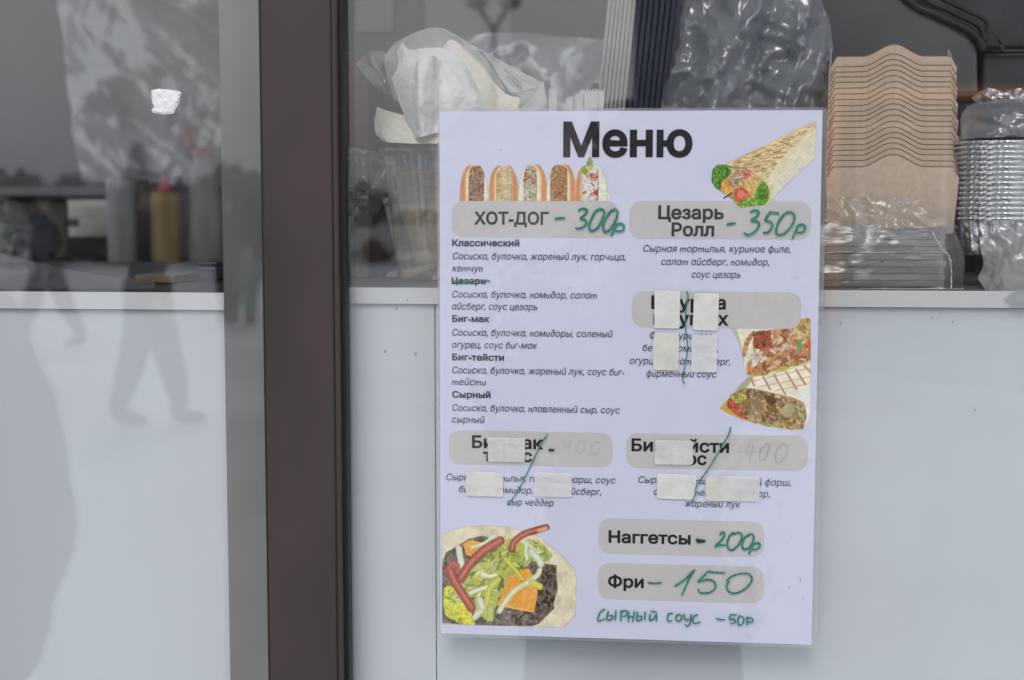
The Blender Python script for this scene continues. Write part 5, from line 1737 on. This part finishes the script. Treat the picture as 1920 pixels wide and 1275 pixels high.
    if hat:
        mb = MB().lathe([(.092*k,.0),(.104*k,.01),(.104*k,.045*k),(.096*k,.06*k),(.085*k,.09*k),(.05*k,.118*k),(.001,.125*k)], hd, 20)
        link_mesh('hat', mb.v, mb.f, hat, t, world=False, smooth=True)
    else:
        mb = MB().lathe([(.086*k,-.05*k),(.096*k,-.01),(.098*k,.02*k),(.088*k,.06*k),(.055*k,.088*k),(.001,.095*k)], hd + Vector((0,-.022*k,0)), 20)
        link_mesh('hair', mb.v, mb.f, M['hair'], t, world=False, smooth=True)
    for s_ in (-1, 1):
        mb = MB().lathe([(.0005,-.009*k),(.009*k,0),(.0005,.009*k)], Vector(S((s_*.031,.098,1.63))), 10)
        link_mesh('eye', mb.v, mb.f, M['black'], t, world=False, smooth=True)
    mb = MB().box(-.022*k, .022*k, .098*k, .106*k, 1.572*k, 1.579*k)
    link_mesh('mouth', mb.v, mb.f, M['pinkred'], t, world=False)
    return t

g = ground_mirrored(276, 9.25)
person(g, R(-90), 'walker in dark winter clothes striding across the snow, reflected in the left pane', M['coat_dark'], M['trouser'], M['hat_dark'], 1.78, stride=.36, lift=.02)
g = ground_mirrored(88, 14.6)
person(g, R(90), 'farther walker in a grey coat with a wide stride, reflected low in the left pane', M['coat_grey'], M['trouser'], M['hat_dark'], 1.72, stride=.62, lift=.05)
g = ground_mirrored(468, 18.2)
person(g, R(15), 'small child in a teal snowsuit and pink hat, reflected in the grey post', M['coat_teal'], M['coat_teal'], M['hat_pink'], 1.02, stride=.14, bulk=1.1)
g = ground_mirrored(428, 18.4)
person(g, R(10), 'adult in a charcoal coat standing beside the teal clad child', M['coat_dark'], M['trouser'], M['hat_dark'], 1.70, stride=.1)
c = at(-238, 700, .92)
person((c.x, -.92, 0), R(8), 'companion in a bulky grey coat close to the left pane, mostly outside the picture', M['coat_grey'], M['trouser'], M['hat_dark'], 1.74, bulk=1.12,
       arms={('el', 1): (.265, .0, 1.13), ('wr', 1): (.235, .10, .90)})
person((-.05, -1.40, 0), 0, 'photographer in a dark coat holding a camera up to the face', M['coat_dark'], M['trouser'], M['hat_dark'], 1.74, bulk=1.02,
       arms={('el', -1): (-.20, .10, 1.20), ('wr', -1): (-.085, .165, 1.47), ('el', 1): (.21, .10, 1.20), ('wr', 1): (.150, .165, 1.47)})
kc = thing('photo_camera', (0, -1.262, 1.60), 'black hand held camera in the hands of the photographer', 'camera')
MB().box(-.066, .066, -1.292, -1.232, 1.556, 1.634).build('camera_body', M['black'], kc, bevel=.006)
MB().box(-.026, .026, -1.288, -1.236, 1.6345, 1.662).build('viewfinder_hump', M['black'], kc, bevel=.006)
MB().lathe([(.036, -1.2315 + 1.262),(.036, .058),(.033, .058),(.033, -1.2315 + 1.262)], (0,0,0), 28)
lens = MB(); n = 28
for y, r in ((-1.2318,.036),(-1.2035,.036),(-1.2035,.0335),(-1.2318,.0335)):
    for q in range(n):
        a = 2*PI*q/n
        lens.v.append(Vector((r*math.cos(a), y, 1.60 + r*math.sin(a))))
for j in range(4):
    for q in range(n):
        lens.f.append((j*n+q, j*n+(q+1) % n, ((j+1) % 4)*n+(q+1) % n, ((j+1) % 4)*n+q))
lens.build('lens_barrel', M['black'], kc, smooth=True)

# trees: whorls of drooping needle sprays round a tapered trunk
def spruce(h, seed, bushy=False):
    t = thing('spruce_tree' if not bushy else 'bare_bush', (0,0,0), '', 'tree' if not bushy else 'bush')
    rr = random.Random(seed)
    MB().tube([(0,0,-.05),(0.02,0,h*.5),(0,0,h*.98)], [.028*h,.018*h,.003*h], 8).build('trunk', M['bark'], t)
    mb = MB()
    for i in range(2600):
        u = rr.random()
        if bushy:
            a = rr.uniform(0, 2*PI); b = math.acos(rr.uniform(-1, 1)); rad = h*.5*(rr.random()**.4)*(1+.35*noise.noise(Vector((math.cos(a)*1.6, math.sin(a)*1.6, b*1.6+seed))))
            p = Vector((math.cos(a)*math.sin(b)*rad*.8, math.sin(a)*math.sin(b)*rad*.8, h*.55 + math.cos(b)*rad*.9))
            d = Vector((rr.uniform(-1,1), rr.uniform(-1,1), rr.uniform(-.3,1))).normalized()
            l = h*.07
        else:
            z = h*(.06 + .94*u**1.25)
            lvl = math.floor(z/h*11)/11
            R0 = (h - z)*.34 + .03*h
            R0 *= .72 + .5*noise.noise(Vector((lvl*9, seed, 0))) + .25*((z/h*11) % 1 < .5)
            a = rr.uniform(0, 2*PI)
            rad = R0*(rr.random()**.55)
            p = Vector((math.cos(a)*rad, math.sin(a)*rad, z - rad*.28))
            d = Vector((math.cos(a), math.sin(a), -.35 + rr.uniform(-.25,.25))).normalized()
            l = h*.055*(1.3 - u*.7)
        s = d.cross(Vector((rr.uniform(-1,1), rr.uniform(-1,1), 1))).normalized()*l*.62
        mb.add([p - d*l*.5, p + s, p + d*l, p - s], [(0,1,2,3)])
    mb.build('crown', M['spruce'], t)
    return t
protos = [spruce(3.0, 3), spruce(2.3, 8), spruce(1.7, 5, True)]
spots = [(262,38,0,1.05),(150,40,1,.95),(318,41,1,.9),(378,39,1,1.0),(455,36,2,1.25),(420,38,2,1.15),(482,37,2,1.1),(690,42,2,1.2),(655,44,1,.9),(60,40,2,1.1),(100,39,2,1.2),
         (-60,38,1,1.0),(-160,41,0,.9),(560,44,0,.9),(1610,46,1,.9),(1720,48,0,.8),(1830,45,1,.9),(1960,46,2,1.2),(880,48,1,.9),
         (20,36,2,1.35),(130,37,2,1.3),(180,41,2,1.2),(-40,37,2,1.4),(226,43,2,1.2),(350,43,2,1.3),(400,41,2,1.3),(440,40,2,1.5),(500,42,2,1.4),(530,39,1,1.0)]
used = set()
for px, s, kind, sc_ in spots:
    p = ground_mirrored(px, s)
    o = protos[kind]
    if kind in used:
        t = o.copy(); COL.objects.link(t)
        for ch in o.children:
            c = ch.copy(); COL.objects.link(c); c.parent = t
    else:
        t = o; used.add(kind)
    t.location = p; t.scale = (sc_,)*3; t.rotation_euler.z = px*.7
    t['group'] = ('tall spruces across the square', 'low spruces across the square', 'dark bushes across the square')[kind]
    t['label'] = ('tall dark spruce across the snowy square, mirrored in the glass', 'low dark spruce across the snowy square, mirrored in the glass', 'rounded dark bush across the snowy square, mirrored in the glass')[kind]

# double armed lamp post
p = ground_mirrored(926, 24)
lp_ = thing('street_lamp', p, 'grey double armed street lamp on the square, mirrored above the napkins', 'street lamp')
zt_ = at(926, 58, 24).z
MB().tube([p, p + Vector((0,0,zt_*.5)), Vector((p.x,p.y,zt_))], [.075,.06,.05], 12).build('post', M['pole'], lp_, smooth=True)
for sg in (-1, 1):
    e = Vector((p.x + sg*.28, p.y, zt_ + .42))
    MB().tube([(p.x, p.y, zt_-.03), (p.x + sg*.06, p.y, zt_+.12), e], [.045,.04,.035], 10).build('arm', M['pole'], lp_, smooth=True)
    MB().lathe([(.001,.16),(.16,.10),(.19,0),(.12,-.06),(.001,-.08)], e, 16).build('lamp_head', M['white_paint'], lp_, smooth=True)

# dark pavilion with an orange framed shop front
s_ = 20.0
a, b = at(1553, 200, s_), at(1581, 168, s_)
zt_, zb_ = at(1560, 164, s_).z, at(1560, 189, s_).z
xl_, xr_ = at(1186, 300, s_+.3).x, at(2700, 300, s_+.3).x
gt = thing('market_pavilion', ((xl_+xr_)/2, -s_-4, 0), 'tall dark pavilion with an orange framed shop front, mirrored over the kraft trays', 'building')
MB().box(xl_, xr_, -s_-8, -s_-.3, -.05, 7.5).build('wall', M['pav'], gt)
MB().box(xl_-.3, xr_+.3, -s_-8.3, -s_-.1, 7.502, 7.75).build('roof', M['pav'], gt)
MB().box(a.x, b.x, -s_-.296, -s_+.1, -.03, zb_-.002).build('orange_post', M['orange'], gt, bevel=.01)
MB().box(a.x+5.8, b.x+5.8, -s_-.296, -s_+.1, -.03, zb_-.002).build('orange_post', M['orange'], gt, bevel=.01)
MB().box(a.x-.02, b.x+5.82, -s_-.296, -s_+.11, zb_, zt_).build('orange_beam', M['orange'], gt, bevel=.01)
for k in range(4):
    x0 = b.x + .25 + k*1.38
    f_ = MB().box(x0, x0+1.2, -s_-.297, -s_-.24, .5, zb_-.3).build('window', M['white_paint'], gt)
    MB().box(x0+.07, x0+1.13, -s_-.2396, -s_-.232, .57, zb_-.37).build('pane', M['carglass'], f_)

# parked car
p = ground_mirrored(800, 39)
car = thing('parked_car', p, 'white hatchback car parked at the edge of the square, mirrored behind the tub', 'car', rz=0)
prof_ = [(-2.0,.30),(-2.02,.62),(-1.95,.86),(-1.15,.96),(-.55,1.42),(.75,1.46),(1.55,1.18),(1.95,1.02),(2.02,.60),(1.98,.30)]
MB().prism(prof_[::-1], lambda q: Vector((p.x+q[0], p.y+.84, q[1])), (0,-1.68,0)).build('car_body', M['car'], car, bevel=.06)
for y in (.846, -.848):
    for pts in ([(-1.0,.98),(-.50,1.36),(.15,1.39),(.15,.99)], [(.22,.99),(.22,1.39),(.72,1.40),(1.35,1.18),(1.42,1.0)]):
        MB().prism(pts[::-1], lambda q: Vector((p.x+q[0], p.y+y, q[1])), (0,-.006 if y < 0 else .006,0)).build('side_window', M['carglass'], car)
for x in (-1.28, 1.28):
    for y in (-.80, .80):
        m_ = MB(); n = 20
        for yy in (-.1, .1):
            for q in range(n): m_.v.append(Vector((p.x+x+.31*math.cos(2*PI*q/n), p.y+y+yy, .30+.31*math.sin(2*PI*q/n))))
        m_.f += [(q, (q+1)%n, n+(q+1)%n, n+q) for q in range(n)] + [tuple(range(n))[::-1], tuple(range(n, 2*n))]
        m_.build('wheel', M['rubber'], car)
for y in (-.6, .6):
    MB().box(p.x-2.045, p.x-1.99, p.y+y-.16, p.y+y+.16, .64, .78).build('headlight', M['carglass'], car, bevel=.01)
#@@OUT1
